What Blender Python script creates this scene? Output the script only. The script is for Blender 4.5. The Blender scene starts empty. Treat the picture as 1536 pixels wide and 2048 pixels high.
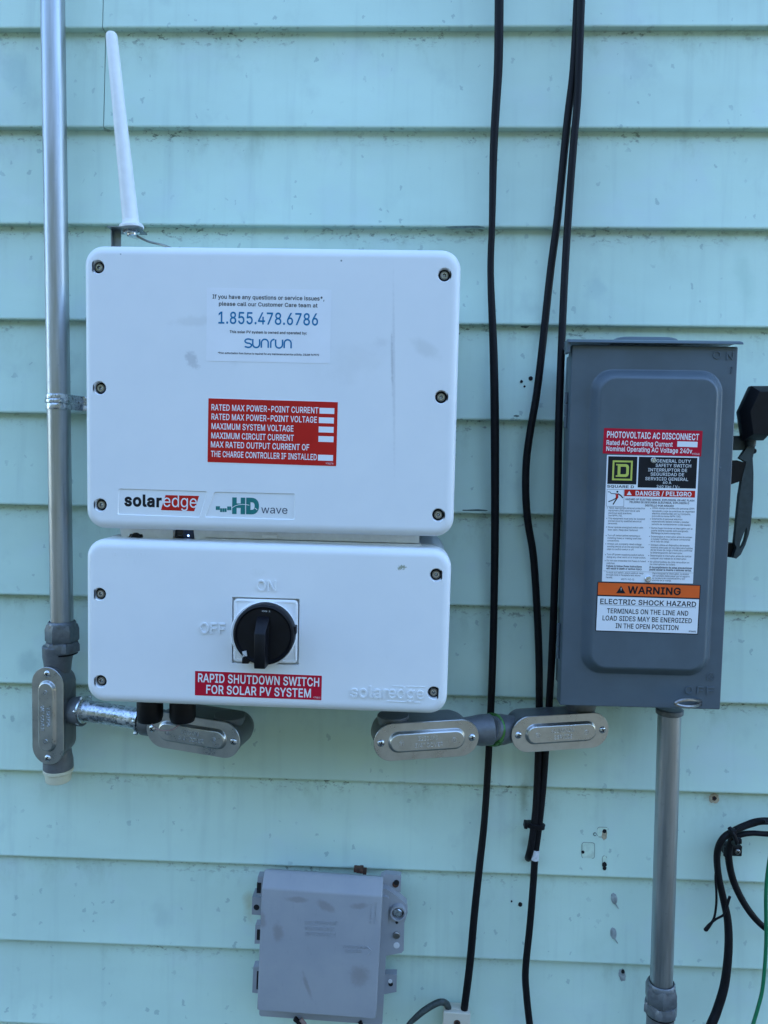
import bpy, math, random
from mathutils import Vector, Matrix, geometry
random.seed(7)
D2R = math.radians
scene = bpy.context.scene
COL = scene.collection

# ------------------------------------------------------------------ camera
F_PX = 1540.0
YAW, PITCH, ROLL = 0.03479386, -0.07403837, -0.01681412
CAM = Vector((0.0, -0.94478, -0.50148))
ZG = 1.9                                   # ground level is 1.9 m below the first lap line (world z = local z + ZG)
ROT = Matrix.Rotation(YAW, 3, 'Z') @ Matrix.Rotation(PITCH, 3, 'X') @ Matrix.Rotation(ROLL, 3, 'Y')
cam_data = bpy.data.cameras.new('camera')
cam_data.sensor_fit = 'AUTO'
cam_data.sensor_width = 36.0
cam_data.lens = F_PX / 2048.0 * 36.0
cam_data.clip_start = 0.02
cam_data.clip_end = 500.0
cam = bpy.data.objects.new('camera', cam_data)
COL.objects.link(cam)
right, fwd, up = ROT.col[0], ROT.col[1], ROT.col[2]
cam.matrix_world = Matrix.Translation(CAM + Vector((0, 0, ZG))) @ Matrix((right, up, -fwd)).transposed().to_4x4()
scene.camera = cam

# ------------------------------------------------------------------ sky, sun, exposure
SUN_EL, SUN_AZ = D2R(35), D2R(35)          # the sun stands behind the house: this wall is in open shade
world = bpy.data.worlds.new('World')
scene.world = world
world.use_nodes = True
wn = world.node_tree.nodes
sky = wn.new('ShaderNodeTexSky')
sky.sky_type = 'NISHITA'
sky.sun_disc = False
sky.sun_elevation = SUN_EL
sky.sun_rotation = SUN_AZ
sky.air_density = 1.0
sky.dust_density = 0.2
sky.ozone_density = 3.2
bg = wn['Background']
bg.inputs['Strength'].default_value = 0.15
world.node_tree.links.new(sky.outputs['Color'], bg.inputs['Color'])
sun_data = bpy.data.lights.new('sun', 'SUN')
sun_data.energy = 2.0
sun_data.angle = D2R(0.5)
sun_data.color = (1.0, 0.95, 0.88)
sun = bpy.data.objects.new('sun', sun_data)
COL.objects.link(sun)
sdir = Vector((math.sin(SUN_AZ) * math.cos(SUN_EL), math.cos(SUN_AZ) * math.cos(SUN_EL), math.sin(SUN_EL)))
sun.rotation_euler = sdir.to_track_quat('Z', 'Y').to_euler()
sun.location = (2, 4, 6)
vs = scene.view_settings
scene.display_settings.display_device = 'sRGB'
vs.view_transform = 'Standard'
vs.look = 'None'
vs.gamma = 1.0
vs.use_curve_mapping = False
vs.exposure = 2.8
scene.cycles.use_denoising = True
scene.cycles.max_bounces = 8
scene.cycles.diffuse_bounces = 5


# ------------------------------------------------------------------ helpers
def at(px, py, d):
    """World point (metres) on the plane d metres in front of the siding, seen at photo pixel px, py."""
    r = ROT @ Vector(((px - 768.0) / F_PX, 1.0, -(py - 1024.0) / F_PX))
    t = (-d - CAM.y) / r.y
    return CAM + r * t + Vector((0, 0, ZG))


def mm_per_px(d):
    return (0.94478 - d) / F_PX * 1000.0


def tag(o, label=None, cat=None, group=None, kind=None):
    if label: o['label'] = label
    if cat: o['category'] = cat
    if group: o['group'] = group
    if kind: o['kind'] = kind
    return o


class Frame:
    """An Empty at the thing's place; gives local millimetres for photo pixels at a depth from the wall."""
    def __init__(self, name, loc, label, cat, roll=0.0, yaw=0.0, pitch=0.0, group=None):
        self.o = bpy.data.objects.new(name, None)
        self.o.empty_display_size = 0.02
        COL.objects.link(self.o)
        # roll: counter-clockwise seen from the front, degrees
        R = Matrix.Rotation(D2R(yaw), 4, 'Z') @ Matrix.Rotation(D2R(pitch), 4, 'X') @ Matrix.Rotation(D2R(-roll), 4, 'Y')
        self.M = Matrix.Translation(loc) @ R
        self.I = self.M.inverted()
        self.o.location = loc
        self.o.rotation_euler = R.to_euler()
        tag(self.o, label, cat, group)

    def l(self, px, py, d):
        v = self.I @ at(px, py, d)
        return (v.x * 1000, v.z * 1000)

    def p(self, px, py, d):
        v = self.I @ at(px, py, d)
        return Vector((v.x * 1000, v.y * 1000, v.z * 1000))


_tx = {}
# outlines of a plain grotesque alphabet: character code, advance, then closed loops of x,y in 1/1000 em
OUTLINES = {
32: (188, []),
65: (480, [(16,0, 201,509, 276,509, 463,0, 395,0, 287,302, 264,372, 232,478, 245,478, 213,371, 191,302, 85,0), (110,142, 110,199, 370,199, 370,142)]),
66: (456, [(60,0, 60,509, 241,509, 289,504, 329,491, 359,469, 381,442, 394,410, 398,374, 395,344, 387,320, 356,286, 315,267, 315,262, 339,257, 363,245, 385,227, 402,203, 414,173, 418,136, 413,100, 400,67, 377,39, 344,18, 301,4, 247,0), (125,57, 245,57, 296,63, 330,80, 349,105, 355,137, 352,161, 342,184, 327,203, 306,218, 279,228, 248,231, 125,231), (125,285, 238,285, 288,296, 308,309, 323,326, 333,348, 336,372, 330,403, 313,429, 283,446, 240,452, 125,452)]),
67: (510, [(267,-7, 205,1, 150,25, 104,63, 70,115, 48,179, 40,254, 48,329, 70,393, 104,445, 150,484, 205,508, 267,516, 340,504, 373,490, 402,471, 427,447, 448,418, 463,385, 473,348, 408,348, 389,395, 357,428, 315,449, 267,456, 223,450, 184,432, 150,403, 125,364, 109,314, 103,254, 109,194, 125,145, 151,105, 184,76, 223,59, 267,53, 315,60, 357,81, 389,114, 408,160, 473,160, 463,124, 448,91, 428,62, 402,38, 373,19, 341,5, 305,-4)]),
68: (502, [(219,0, 96,0, 96,57, 215,57, 272,63, 318,81, 354,110, 379,149, 394,198, 399,255, 394,312, 379,361, 354,399, 320,428, 275,446, 221,452, 93,452, 93,509, 225,509, 294,501, 353,478, 399,441, 433,391, 455,329, 462,255, 455,181, 433,119, 398,68, 351,31, 291,8), (125,509, 125,0, 60,0, 60,509)]),
69: (419, [(60,0, 60,509, 372,509, 372,452, 125,452, 125,286, 355,286, 355,229, 125,229, 125,57, 375,57, 375,0)]),
70: (410, [(60,0, 60,509, 369,509, 369,452, 125,452, 125,278, 346,278, 346,221, 125,221, 125,0)]),
71: (520, [(269,-7, 205,1, 149,25, 104,64, 69,116, 47,179, 40,254, 47,329, 69,393, 103,445, 149,484, 203,508, 265,516, 304,513, 340,504, 374,489, 403,469, 429,445, 449,416, 465,384, 474,349, 408,349, 387,393, 356,427, 315,448, 265,456, 222,450, 183,432, 150,404, 125,364, 109,314, 103,254, 109,194, 125,145, 151,105, 184,76, 224,59, 269,53, 309,57, 345,71, 374,93, 396,123, 410,160, 415,202, 434,199, 283,199, 283,256, 478,256, 478,200, 471,141, 451,91, 419,50, 377,19, 326,0)]),
72: (517, [(60,0, 60,509, 125,509, 125,289, 392,289, 392,509, 457,509, 457,0, 392,0, 392,232, 125,232, 125,0)]),
73: (300, [(31,0, 31,57, 118,57, 118,452, 31,452, 31,509, 269,509, 269,452, 183,452, 183,57, 269,57, 269,0)]),
74: (396, [(185,-7, 124,3, 75,33, 44,81, 33,145, 33,173, 98,173, 98,145, 104,104, 122,74, 149,56, 185,50, 220,56, 248,74, 266,104, 272,145, 272,509, 336,509, 336,145, 326,81, 294,33, 246,3)]),
75: (467, [(104,145, 104,216, 139,261, 174,303, 212,344, 364,509, 448,509, 231,276, 228,276), (60,0, 60,509, 125,509, 125,334, 124,225, 125,193, 125,0), (372,0, 188,259, 228,309, 449,0)]),
76: (393, [(60,0, 60,509, 125,509, 125,57, 361,57, 361,0)]),
77: (628, [(60,0, 60,509, 152,509, 277,187, 287,159, 299,123, 311,84, 322,49, 307,49, 318,83, 330,121, 342,158, 352,187, 476,509, 568,509, 568,0, 504,0, 504,291, 504,327, 505,369, 506,413, 507,457, 513,457, 498,409, 482,363, 467,322, 456,291, 342,0, 286,0, 170,291, 159,321, 145,361, 129,408, 112,457, 119,457, 120,416, 121,372, 122,328, 122,291, 122,0)]),
78: (523, [(60,0, 60,509, 136,509, 343,183, 363,151, 388,107, 414,55, 405,54, 401,108, 399,157, 399,195, 399,509, 463,509, 463,0, 387,0, 202,290, 177,331, 148,381, 108,452, 119,454, 122,384, 124,328, 125,291, 125,0)]),
79: (533, [(267,-7, 205,1, 150,25, 105,63, 70,115, 48,179, 40,254, 48,329, 70,393, 105,445, 150,484, 205,508, 267,516, 329,508, 384,484, 429,445, 464,393, 486,329, 493,254, 486,179, 464,115, 429,63, 384,25, 329,1), (267,53, 310,59, 349,76, 383,105, 408,144, 425,194, 430,254, 425,314, 408,365, 383,404, 349,433, 310,450, 267,456, 223,450, 184,433, 151,404, 125,364, 109,314, 103,254, 109,194, 125,144, 151,105, 184,76, 223,59)]),
80: (445, [(60,0, 60,509, 235,509, 289,503, 332,487, 366,462, 390,430, 404,391, 409,348, 404,304, 390,265, 366,233, 332,207, 289,191, 235,186, 109,186, 109,242, 233,242, 269,246, 297,256, 318,272, 333,294, 342,319, 344,348, 342,376, 333,402, 318,423, 297,439, 268,449, 232,452, 125,452, 125,0)]),
81: (533, [(245,159, 313,159, 369,85, 384,65, 468,-48, 401,-48, 346,27, 331,46), (267,-7, 205,1, 150,25, 105,63, 70,115, 48,179, 40,254, 48,329, 70,393, 105,445, 150,484, 205,508, 267,516, 329,508, 384,484, 429,445, 464,393, 486,329, 493,254, 486,179, 464,115, 429,63, 384,25, 329,1), (267,53, 310,59, 349,76, 383,105, 408,144, 425,194, 430,254, 425,314, 408,365, 383,404, 349,433, 310,450, 267,456, 223,450, 184,433, 151,404, 125,364, 109,314, 103,254, 109,194, 125,144, 151,105, 184,76, 223,59)]),
82: (449, [(60,0, 60,509, 236,509, 290,504, 333,489, 367,465, 390,433, 405,395, 409,352, 405,309, 390,271, 367,240, 333,217, 289,203, 236,198, 96,198, 96,255, 234,255, 269,258, 298,267, 319,281, 334,300, 342,324, 345,352, 342,380, 334,405, 319,425, 298,440, 269,449, 233,452, 125,452, 125,0), (353,0, 230,229, 303,229, 428,0)]),
83: (447, [(224,-9, 172,-4, 128,9, 91,31, 64,60, 46,96, 38,137, 104,137, 110,110, 123,88, 142,71, 166,59, 224,49, 257,52, 286,60, 311,74, 329,92, 341,114, 346,139, 342,161, 332,179, 296,205, 245,222, 184,239, 128,260, 86,289, 60,326, 52,372, 58,413, 75,448, 102,476, 138,498, 180,511, 227,516, 275,511, 316,498, 351,476, 377,449, 394,415, 401,378, 337,378, 326,412, 302,437, 267,453, 225,459, 194,456, 167,448, 145,435, 129,418, 118,398, 115,376, 119,352, 131,334, 169,308, 212,293, 264,279, 312,264, 359,238, 395,198, 405,171, 408,139, 403,99, 386,64, 360,34, 323,11, 278,-4)]),
84: (449, [(32,452, 32,509, 417,509, 417,452, 257,452, 257,0, 193,0, 193,452)]),
85: (517, [(259,-8, 203,-2, 154,15, 114,43, 85,80, 66,124, 60,173, 60,509, 124,509, 124,178, 128,144, 141,113, 160,87, 187,68, 220,56, 259,52, 298,56, 331,68, 357,87, 377,113, 389,144, 393,178, 393,509, 457,509, 457,173, 451,124, 433,80, 403,43, 363,15, 315,-2)]),
86: (480, [(204,0, 16,509, 84,509, 192,206, 215,137, 248,31, 235,31, 267,138, 290,206, 395,509, 463,509, 278,0)]),
87: (686, [(155,0, 16,509, 82,509, 163,196, 175,145, 187,94, 197,40, 189,40, 200,94, 211,145, 224,196, 306,509, 380,509, 462,196, 474,145, 486,94, 497,40, 488,40, 499,94, 510,145, 523,196, 603,509, 670,509, 530,0, 455,0, 368,323, 351,391, 336,475, 350,475, 335,395, 318,323, 230,0)]),
88: (474, [(18,0, 217,284, 217,236, 29,509, 104,509, 178,400, 204,361, 223,329, 243,292, 232,292, 252,329, 272,361, 298,400, 374,509, 446,509, 259,239, 259,287, 456,0, 382,0, 292,129, 268,165, 250,195, 230,231, 244,231, 225,196, 206,166, 182,129, 91,0)]),
89: (472, [(203,0, 203,208, 16,509, 91,509, 192,344, 222,292, 250,230, 224,230, 251,293, 280,344, 381,509, 455,509, 268,208, 268,0)]),
90: (438, [(42,0, 42,46, 273,385, 306,431, 341,476, 348,454, 285,452, 223,452, 40,452, 40,509, 397,509, 397,462, 169,129, 134,81, 97,33, 90,54, 152,57, 214,57, 399,57, 399,0)]),
97: (389, [(160,-9, 126,-5, 94,5, 68,22, 48,45, 35,73, 30,108, 34,138, 43,161, 58,179, 78,193, 125,211, 178,220, 234,227, 265,235, 273,243, 276,255, 276,257, 267,297, 240,322, 196,331, 149,322, 118,301, 100,274, 41,291, 57,322, 79,346, 104,364, 133,375, 194,384, 239,379, 286,360, 306,343, 322,320, 333,290, 337,251, 337,0, 277,0, 277,52, 272,52, 252,25, 215,1), (170,45, 202,49, 228,59, 248,74, 263,93, 272,115, 276,138, 276,190, 259,182, 231,176, 200,171, 175,168, 134,159, 103,139, 95,124, 92,105, 102,72, 130,52)]),
98: (424, [(229,-8, 198,-5, 172,4, 138,31, 118,59, 112,59, 112,0, 53,0, 53,509, 114,509, 114,319, 118,319, 137,346, 171,373, 197,381, 229,384, 274,378, 313,361, 345,332, 370,293, 385,245, 390,189, 385,133, 370,84, 346,45, 313,16, 274,-2), (220,47, 253,51, 279,66, 301,88, 316,117, 325,151, 328,189, 325,227, 316,261, 301,290, 280,311, 253,325, 220,330, 188,325, 161,312, 140,291, 125,263, 116,229, 113,189, 116,150, 125,115, 140,86, 162,65, 188,51)]),
99: (396, [(207,-8, 159,-2, 117,16, 82,46, 56,85, 40,133, 34,187, 40,243, 56,291, 82,330, 117,360, 159,378, 207,384, 260,377, 305,356, 340,322, 362,277, 303,262, 290,289, 270,311, 242,325, 207,330, 173,325, 145,310, 124,287, 108,258, 99,224, 96,187, 99,151, 108,117, 124,89, 145,66, 173,51, 207,46, 243,52, 271,66, 292,89, 304,117, 363,102, 341,56, 306,21, 261,-1)]),
100: (424, [(195,-8, 151,-2, 111,16, 79,45, 55,84, 39,133, 34,189, 39,245, 55,293, 79,332, 112,361, 151,378, 196,384, 228,381, 253,373, 287,346, 306,319, 311,319, 311,509, 372,509, 372,0, 313,0, 313,59, 307,59, 287,31, 252,4, 227,-5), (205,47, 236,51, 263,65, 284,86, 299,115, 309,150, 312,189, 309,229, 300,263, 284,291, 263,312, 237,325, 205,330, 172,325, 145,311, 124,290, 108,261, 99,227, 96,189, 99,151, 109,117, 124,88, 145,66, 172,51)]),
101: (404, [(212,-8, 161,-2, 117,16, 82,46, 56,85, 40,132, 34,187, 39,242, 55,290, 81,329, 115,359, 157,378, 205,384, 266,374, 294,361, 319,341, 341,315, 357,282, 368,242, 371,194, 371,169, 75,169, 75,221, 338,221, 310,202, 307,237, 298,269, 283,294, 263,314, 237,326, 205,330, 173,326, 146,313, 125,294, 109,270, 99,241, 96,211, 96,178, 100,139, 110,106, 128,80, 151,61, 179,50, 212,46, 254,53, 285,73, 306,105, 365,91, 353,63, 335,39, 311,19, 283,4, 249,-5)]),
102: (254, [(228,379, 228,327, 6,327, 6,379), (81,0, 81,432, 84,461, 96,486, 113,505, 135,519, 187,530, 222,527, 243,521, 227,468, 215,472, 195,474, 171,470, 154,460, 145,443, 142,419, 142,0)]),
103: (425, [(207,-151, 168,-148, 134,-140, 82,-110, 51,-69, 101,-41, 122,-66, 154,-88, 207,-97, 249,-92, 282,-75, 304,-47, 311,-6, 311,68, 306,68, 287,41, 252,16, 227,8, 195,5, 152,10, 113,27, 80,53, 55,90, 39,136, 34,191, 39,246, 55,293, 80,332, 112,361, 152,378, 196,384, 228,382, 253,373, 288,346, 308,319, 313,319, 313,379, 372,379, 372,-9, 367,-54, 350,-90, 324,-117, 291,-136, 251,-147), (205,59, 237,63, 264,75, 285,95, 300,121, 309,154, 312,193, 309,231, 300,264, 285,291, 264,312, 237,325, 205,330, 172,325, 145,312, 124,290, 109,262, 99,229, 96,193, 99,155, 109,123, 124,96, 145,76, 172,63)]),
104: (410, [(114,227, 114,0, 53,0, 53,509, 114,509, 114,287, 102,287, 124,332, 152,362, 187,379, 227,384, 264,380, 295,369, 321,349, 341,321, 353,285, 357,240, 357,0, 296,0, 296,235, 290,275, 273,304, 246,323, 210,329, 184,326, 161,317, 141,303, 126,283, 117,257)]),
105: (167, [(53,0, 53,379, 114,379, 114,0), (84,443, 67,446, 54,455, 44,468, 41,483, 44,499, 54,512, 67,521, 84,524, 100,521, 114,512, 123,499, 126,483, 123,468, 114,455, 100,446)]),
106: (167, [(53,379, 114,379, 114,-30, 111,-63, 102,-90, 86,-113, 65,-129, 37,-139, 4,-143, -10,-143, -10,-87, 2,-87, 25,-83, 40,-72, 50,-54, 53,-29), (83,443, 67,446, 53,455, 44,468, 41,483, 44,499, 53,512, 67,521, 83,524, 100,521, 114,512, 123,499, 126,483, 123,468, 114,455, 100,446)]),
107: (381, [(110,137, 110,212, 121,212, 284,379, 360,379, 184,199, 177,199), (53,0, 53,509, 114,509, 114,0), (294,0, 148,186, 191,229, 372,0)]),
108: (189, [(139,-2, 101,3, 74,20, 58,47, 53,84, 53,509, 114,509, 114,99, 120,62, 130,54, 146,52, 160,53, 170,54, 181,3, 162,-1)]),
109: (610, [(53,0, 53,379, 112,379, 112,295, 108,295, 118,323, 132,346, 172,376, 219,386, 257,380, 287,361, 309,331, 321,295, 312,295, 322,321, 337,343, 381,375, 437,386, 468,383, 497,372, 522,354, 541,328, 553,296, 557,255, 557,0, 496,0, 496,254, 490,289, 473,313, 447,326, 419,330, 395,328, 374,320, 345,290, 335,247, 335,0, 274,0, 274,260, 269,288, 253,311, 229,326, 199,330, 158,320, 140,307, 126,289, 117,266, 114,238, 114,0)]),
110: (410, [(114,227, 114,0, 53,0, 53,379, 112,379, 112,287, 102,287, 124,332, 152,362, 187,379, 227,384, 264,380, 295,369, 321,349, 341,321, 353,285, 357,240, 357,0, 296,0, 296,235, 290,275, 273,304, 246,323, 210,329, 184,326, 161,317, 141,303, 126,283, 117,257)]),
111: (415, [(207,-8, 159,-2, 117,16, 82,46, 56,85, 40,133, 34,187, 40,243, 56,291, 82,330, 117,360, 159,378, 207,384, 256,378, 299,360, 333,330, 359,291, 376,243, 381,187, 376,133, 359,85, 333,46, 299,16, 256,-2), (207,46, 242,51, 270,66, 292,89, 307,117, 316,151, 319,187, 316,224, 307,258, 292,287, 270,310, 242,325, 207,330, 173,325, 145,310, 124,287, 108,258, 99,224, 96,187, 99,151, 108,117, 124,89, 145,66, 173,51)]),
112: (424, [(53,-143, 53,379, 112,379, 112,319, 118,319, 137,346, 171,373, 197,381, 229,384, 274,378, 313,361, 345,332, 370,293, 385,245, 390,189, 385,133, 370,84, 346,45, 313,16, 274,-2, 229,-8, 198,-5, 173,4, 138,31, 118,59, 114,59, 114,-143), (220,47, 253,51, 279,66, 301,88, 316,117, 325,151, 328,189, 325,227, 316,261, 301,290, 280,311, 253,325, 220,330, 188,325, 161,312, 140,291, 125,263, 116,229, 113,189, 116,150, 125,115, 140,86, 162,65, 188,51)]),
113: (424, [(372,-143, 311,-143, 311,59, 306,59, 287,31, 252,4, 227,-5, 195,-8, 151,-2, 111,16, 79,45, 55,84, 39,133, 34,189, 39,245, 55,293, 79,332, 112,361, 151,378, 196,384, 228,381, 253,373, 287,346, 307,319, 313,319, 313,379, 372,379), (205,47, 236,51, 263,65, 284,86, 299,115, 309,150, 312,189, 309,229, 300,263, 284,291, 263,312, 237,325, 205,330, 172,325, 145,311, 124,290, 108,261, 99,227, 96,189, 99,151, 109,117, 124,88, 145,66, 172,51)]),
114: (259, [(53,0, 53,379, 112,379, 112,321, 115,321, 130,347, 152,367, 181,380, 213,385, 229,384, 243,384, 243,322, 230,324, 207,326, 182,323, 159,315, 140,301, 126,284, 117,262, 114,237, 114,0)]),
115: (365, [(182,-8, 145,-5, 112,3, 84,18, 62,38, 45,63, 36,94, 94,107, 105,79, 124,60, 150,49, 181,45, 217,50, 244,62, 262,81, 268,103, 265,121, 254,136, 237,147, 212,155, 149,170, 104,186, 72,208, 53,237, 47,274, 51,305, 65,332, 87,354, 115,370, 149,381, 187,384, 223,381, 254,372, 279,358, 299,339, 324,290, 268,277, 258,298, 243,316, 219,328, 187,333, 156,329, 131,317, 114,299, 109,277, 112,258, 124,243, 172,223, 229,209, 275,194, 306,171, 325,142, 331,107, 326,75, 312,47, 290,24, 260,6, 223,-5)]),
116: (227, [(204,379, 204,327, 6,327, 6,379), (65,471, 126,471, 126,98, 128,76, 136,61, 150,53, 170,50, 185,51, 202,54, 213,2, 192,-3, 168,-4, 125,2, 92,21, 72,52, 65,93)]),
117: (410, [(182,-5, 146,-1, 115,11, 89,31, 69,59, 57,95, 53,139, 53,379, 114,379, 114,144, 119,105, 137,75, 164,56, 200,50, 226,53, 249,62, 268,77, 283,97, 293,122, 296,153, 296,379, 357,379, 357,0, 298,0, 298,92, 307,92, 286,47, 257,17, 222,0)]),
118: (389, [(163,0, 17,379, 84,379, 165,155, 187,87, 206,21, 184,21, 203,87, 224,155, 305,379, 371,379, 226,0)]),
119: (567, [(138,0, 23,379, 87,379, 133,214, 154,137, 175,41, 165,41, 186,135, 206,214, 252,379, 316,379, 362,214, 382,136, 402,41, 391,41, 413,135, 434,214, 480,379, 545,379, 429,0, 368,0, 319,172, 305,225, 291,280, 277,338, 291,338, 277,280, 263,225, 248,172, 199,0)]),
120: (379, [(21,0, 171,218, 171,171, 29,379, 100,379, 147,306, 179,253, 207,206, 175,206, 202,253, 233,306, 282,379, 352,379, 209,169, 209,214, 358,0, 287,0, 231,85, 200,136, 173,182, 205,182, 178,136, 148,85, 91,0)]),
121: (389, [(47,-139, 61,-86, 71,-87, 104,-89, 130,-74, 151,-36, 163,-1, 17,379, 84,379, 165,155, 187,87, 206,21, 184,21, 202,87, 224,155, 305,379, 371,379, 204,-58, 177,-107, 139,-136, 91,-145, 65,-143)]),
122: (380, [(42,0, 42,46, 254,320, 254,323, 48,323, 48,379, 333,379, 333,331, 126,60, 126,56, 339,56, 339,0)]),
48: (453, [(227,-7, 174,1, 130,24, 95,62, 69,113, 53,178, 48,254, 53,330, 69,395, 95,447, 130,484, 174,508, 227,516, 279,508, 323,484, 358,447, 384,395, 400,330, 405,254, 400,178, 384,113, 359,62, 323,24, 279,1), (227,50, 261,56, 290,74, 313,103, 330,144, 340,194, 344,254, 340,314, 330,365, 313,405, 290,435, 261,453, 227,460, 192,453, 163,435, 140,405, 123,365, 113,314, 109,254, 113,194, 123,144, 140,103, 163,74, 192,56)]),
49: (453, [(76,0, 76,55, 391,55, 391,0), (276,509, 276,0, 212,0, 212,448, 209,448, 86,358, 86,427, 198,509)]),
50: (453, [(64,0, 64,47, 234,229, 282,282, 311,327, 320,371, 317,397, 308,419, 293,436, 273,449, 224,460, 196,457, 172,447, 153,433, 139,413, 130,390, 127,362, 66,362, 71,405, 86,442, 111,473, 143,496, 182,511, 225,516, 268,511, 306,497, 337,474, 361,445, 376,411, 381,372, 371,318, 336,259, 267,180, 153,60, 153,57, 389,57, 389,0)]),
51: (453, [(218,-7, 173,-3, 133,10, 98,30, 70,57, 52,91, 44,132, 109,132, 115,107, 126,87, 144,71, 165,59, 219,50, 275,61, 297,74, 315,93, 325,116, 329,145, 326,172, 316,196, 299,217, 275,234, 242,244, 201,248, 157,248, 157,299, 288,448, 288,452, 70,452, 70,509, 372,509, 372,461, 211,278, 211,289, 264,288, 308,276, 344,253, 371,222, 387,186, 393,145, 387,103, 370,66, 344,36, 309,12, 266,-2)]),
52: (453, [(40,105, 40,158, 247,509, 311,509, 109,166, 109,163, 413,163, 413,105), (282,0, 282,121, 282,146, 282,318, 343,318, 343,0)]),
53: (453, [(221,-7, 178,-2, 140,11, 108,32, 83,60, 66,93, 60,130, 122,130, 127,108, 138,89, 173,60, 221,50, 250,53, 276,64, 298,82, 314,104, 324,131, 328,162, 324,193, 314,221, 297,244, 275,262, 248,273, 218,277, 167,268, 128,246, 67,253, 96,509, 366,509, 366,452, 151,452, 134,301, 136,301, 178,325, 229,334, 263,330, 294,321, 321,306, 345,285, 364,260, 379,231, 388,199, 391,163, 385,117, 369,76, 343,41, 309,15, 268,-1)]),
54: (453, [(226,-7, 182,-1, 142,15, 109,40, 84,74, 69,115, 64,162, 68,199, 80,239, 137,340, 252,509, 322,509, 151,261, 145,261, 165,288, 196,307, 235,314, 278,309, 316,295, 346,271, 370,240, 384,201, 389,157, 384,112, 368,73, 343,39, 310,14, 271,-2), (226,48, 254,52, 279,63, 299,79, 314,101, 324,128, 327,157, 324,187, 314,213, 299,235, 279,251, 254,262, 226,265, 198,262, 174,252, 153,235, 138,214, 128,188, 125,158, 128,128, 138,102, 153,79, 174,63, 198,52)]),
55: (453, [(97,0, 323,448, 323,452, 62,452, 62,509, 391,509, 391,449, 165,0)]),
56: (453, [(226,-7, 178,-2, 136,11, 101,33, 74,62, 57,96, 52,135, 55,166, 65,195, 81,220, 101,241, 125,256, 153,265, 153,267, 119,282, 93,308, 76,342, 70,380, 75,417, 90,450, 114,477, 146,498, 184,511, 226,516, 269,511, 306,498, 337,477, 361,450, 377,417, 382,380, 376,342, 359,308, 333,282, 300,267, 300,265, 327,256, 351,241, 372,220, 387,195, 397,166, 401,135, 395,96, 378,62, 352,33, 317,11, 275,-2), (226,49, 258,52, 285,60, 307,74, 323,91, 333,113, 337,139, 333,165, 322,189, 305,208, 283,223, 256,232, 226,235, 196,232, 169,223, 147,208, 130,189, 119,165, 115,139, 119,113, 129,91, 145,74, 167,60, 195,52), (226,290, 274,300, 293,313, 307,330, 316,351, 319,376, 316,399, 308,420, 294,437, 275,449, 226,460, 177,449, 159,437, 145,420, 136,399, 133,376, 136,351, 145,330, 159,313, 178,300)]),
57: (453, [(226,516, 271,510, 310,494, 343,468, 368,434, 384,393, 389,347, 385,309, 373,270, 315,168, 200,0, 130,0, 301,248, 307,248, 287,221, 257,202, 218,195, 175,199, 137,214, 106,237, 83,269, 68,307, 64,352, 69,397, 85,436, 110,469, 143,494, 182,510), (226,460, 199,457, 174,446, 154,429, 138,407, 129,381, 125,352, 129,322, 138,295, 154,274, 174,257, 199,247, 226,243, 254,247, 279,257, 299,273, 314,295, 324,321, 327,350, 324,381, 314,407, 299,429, 279,446, 254,457)]),
46: (188, [(95,-4, 78,-1, 63,9, 53,24, 50,41, 53,59, 63,73, 78,83, 95,87, 113,83, 128,73, 138,59, 141,41, 138,24, 128,9, 113,-1)]),
44: (188, [(38,-119, 68,71, 137,71, 84,-119)]),
58: (188, [(95,-4, 78,-1, 63,9, 53,24, 50,41, 53,59, 63,73, 78,83, 95,87, 113,83, 128,73, 138,59, 141,41, 138,24, 128,9, 113,-1), (95,271, 78,274, 63,284, 53,299, 50,316, 53,334, 63,349, 78,359, 95,362, 113,359, 128,349, 138,334, 141,316, 138,299, 128,284, 113,274)]),
59: (188, [(38,-119, 68,71, 137,71, 84,-119), (103,271, 86,274, 71,284, 61,299, 58,316, 61,334, 71,349, 86,359, 103,362, 121,359, 136,349, 146,334, 149,316, 146,299, 136,284, 121,274)]),
42: (453, [(201,223, 206,331, 114,272, 89,315, 186,365, 89,415, 114,459, 206,400, 201,509, 250,509, 246,400, 337,459, 362,415, 266,365, 362,315, 337,272, 246,331, 250,223)]),
47: (249, [(235,533, 71,-76, 14,-76, 178,533)]),
34: (321, [(78,318, 70,509, 136,509, 128,318), (193,318, 185,509, 250,509, 243,318)]),
39: (206, [(78,318, 70,509, 136,509, 128,318)]),
40: (273, [(89,207, 101,324, 132,441, 177,539, 236,539, 191,428, 161,313, 151,207, 160,115, 188,16, 236,-96, 177,-96, 139,-21, 111,55, 95,131)]),
41: (273, [(37,-96, 86,18, 113,116, 122,207, 112,313, 82,428, 37,539, 97,539, 142,441, 173,323, 184,207, 178,130, 161,53, 134,-22, 97,-96)]),
45: (453, [(337,244, 337,188, 114,188, 114,244)]),
126: (453, [(52,150, 55,188, 66,218, 82,240, 103,255, 151,266, 197,256, 246,221, 275,198, 299,192, 318,196, 332,207, 341,226, 344,253, 400,253, 397,215, 386,185, 370,163, 349,148, 301,137, 254,148, 207,182, 177,204, 154,210, 136,207, 121,196, 111,178, 108,150)]),
35: (440, [(242,0, 326,509, 377,509, 294,0), (10,140, 19,192, 400,192, 391,140), (64,0, 147,509, 198,509, 115,0), (40,316, 49,368, 429,368, 421,316)]),
33: (196, [(67,160, 63,509, 132,509, 128,160), (98,-4, 81,-1, 66,9, 56,24, 52,41, 56,58, 66,73, 81,83, 98,86, 116,83, 130,73, 140,58, 143,41, 140,24, 130,9, 116,-1)]),
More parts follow.
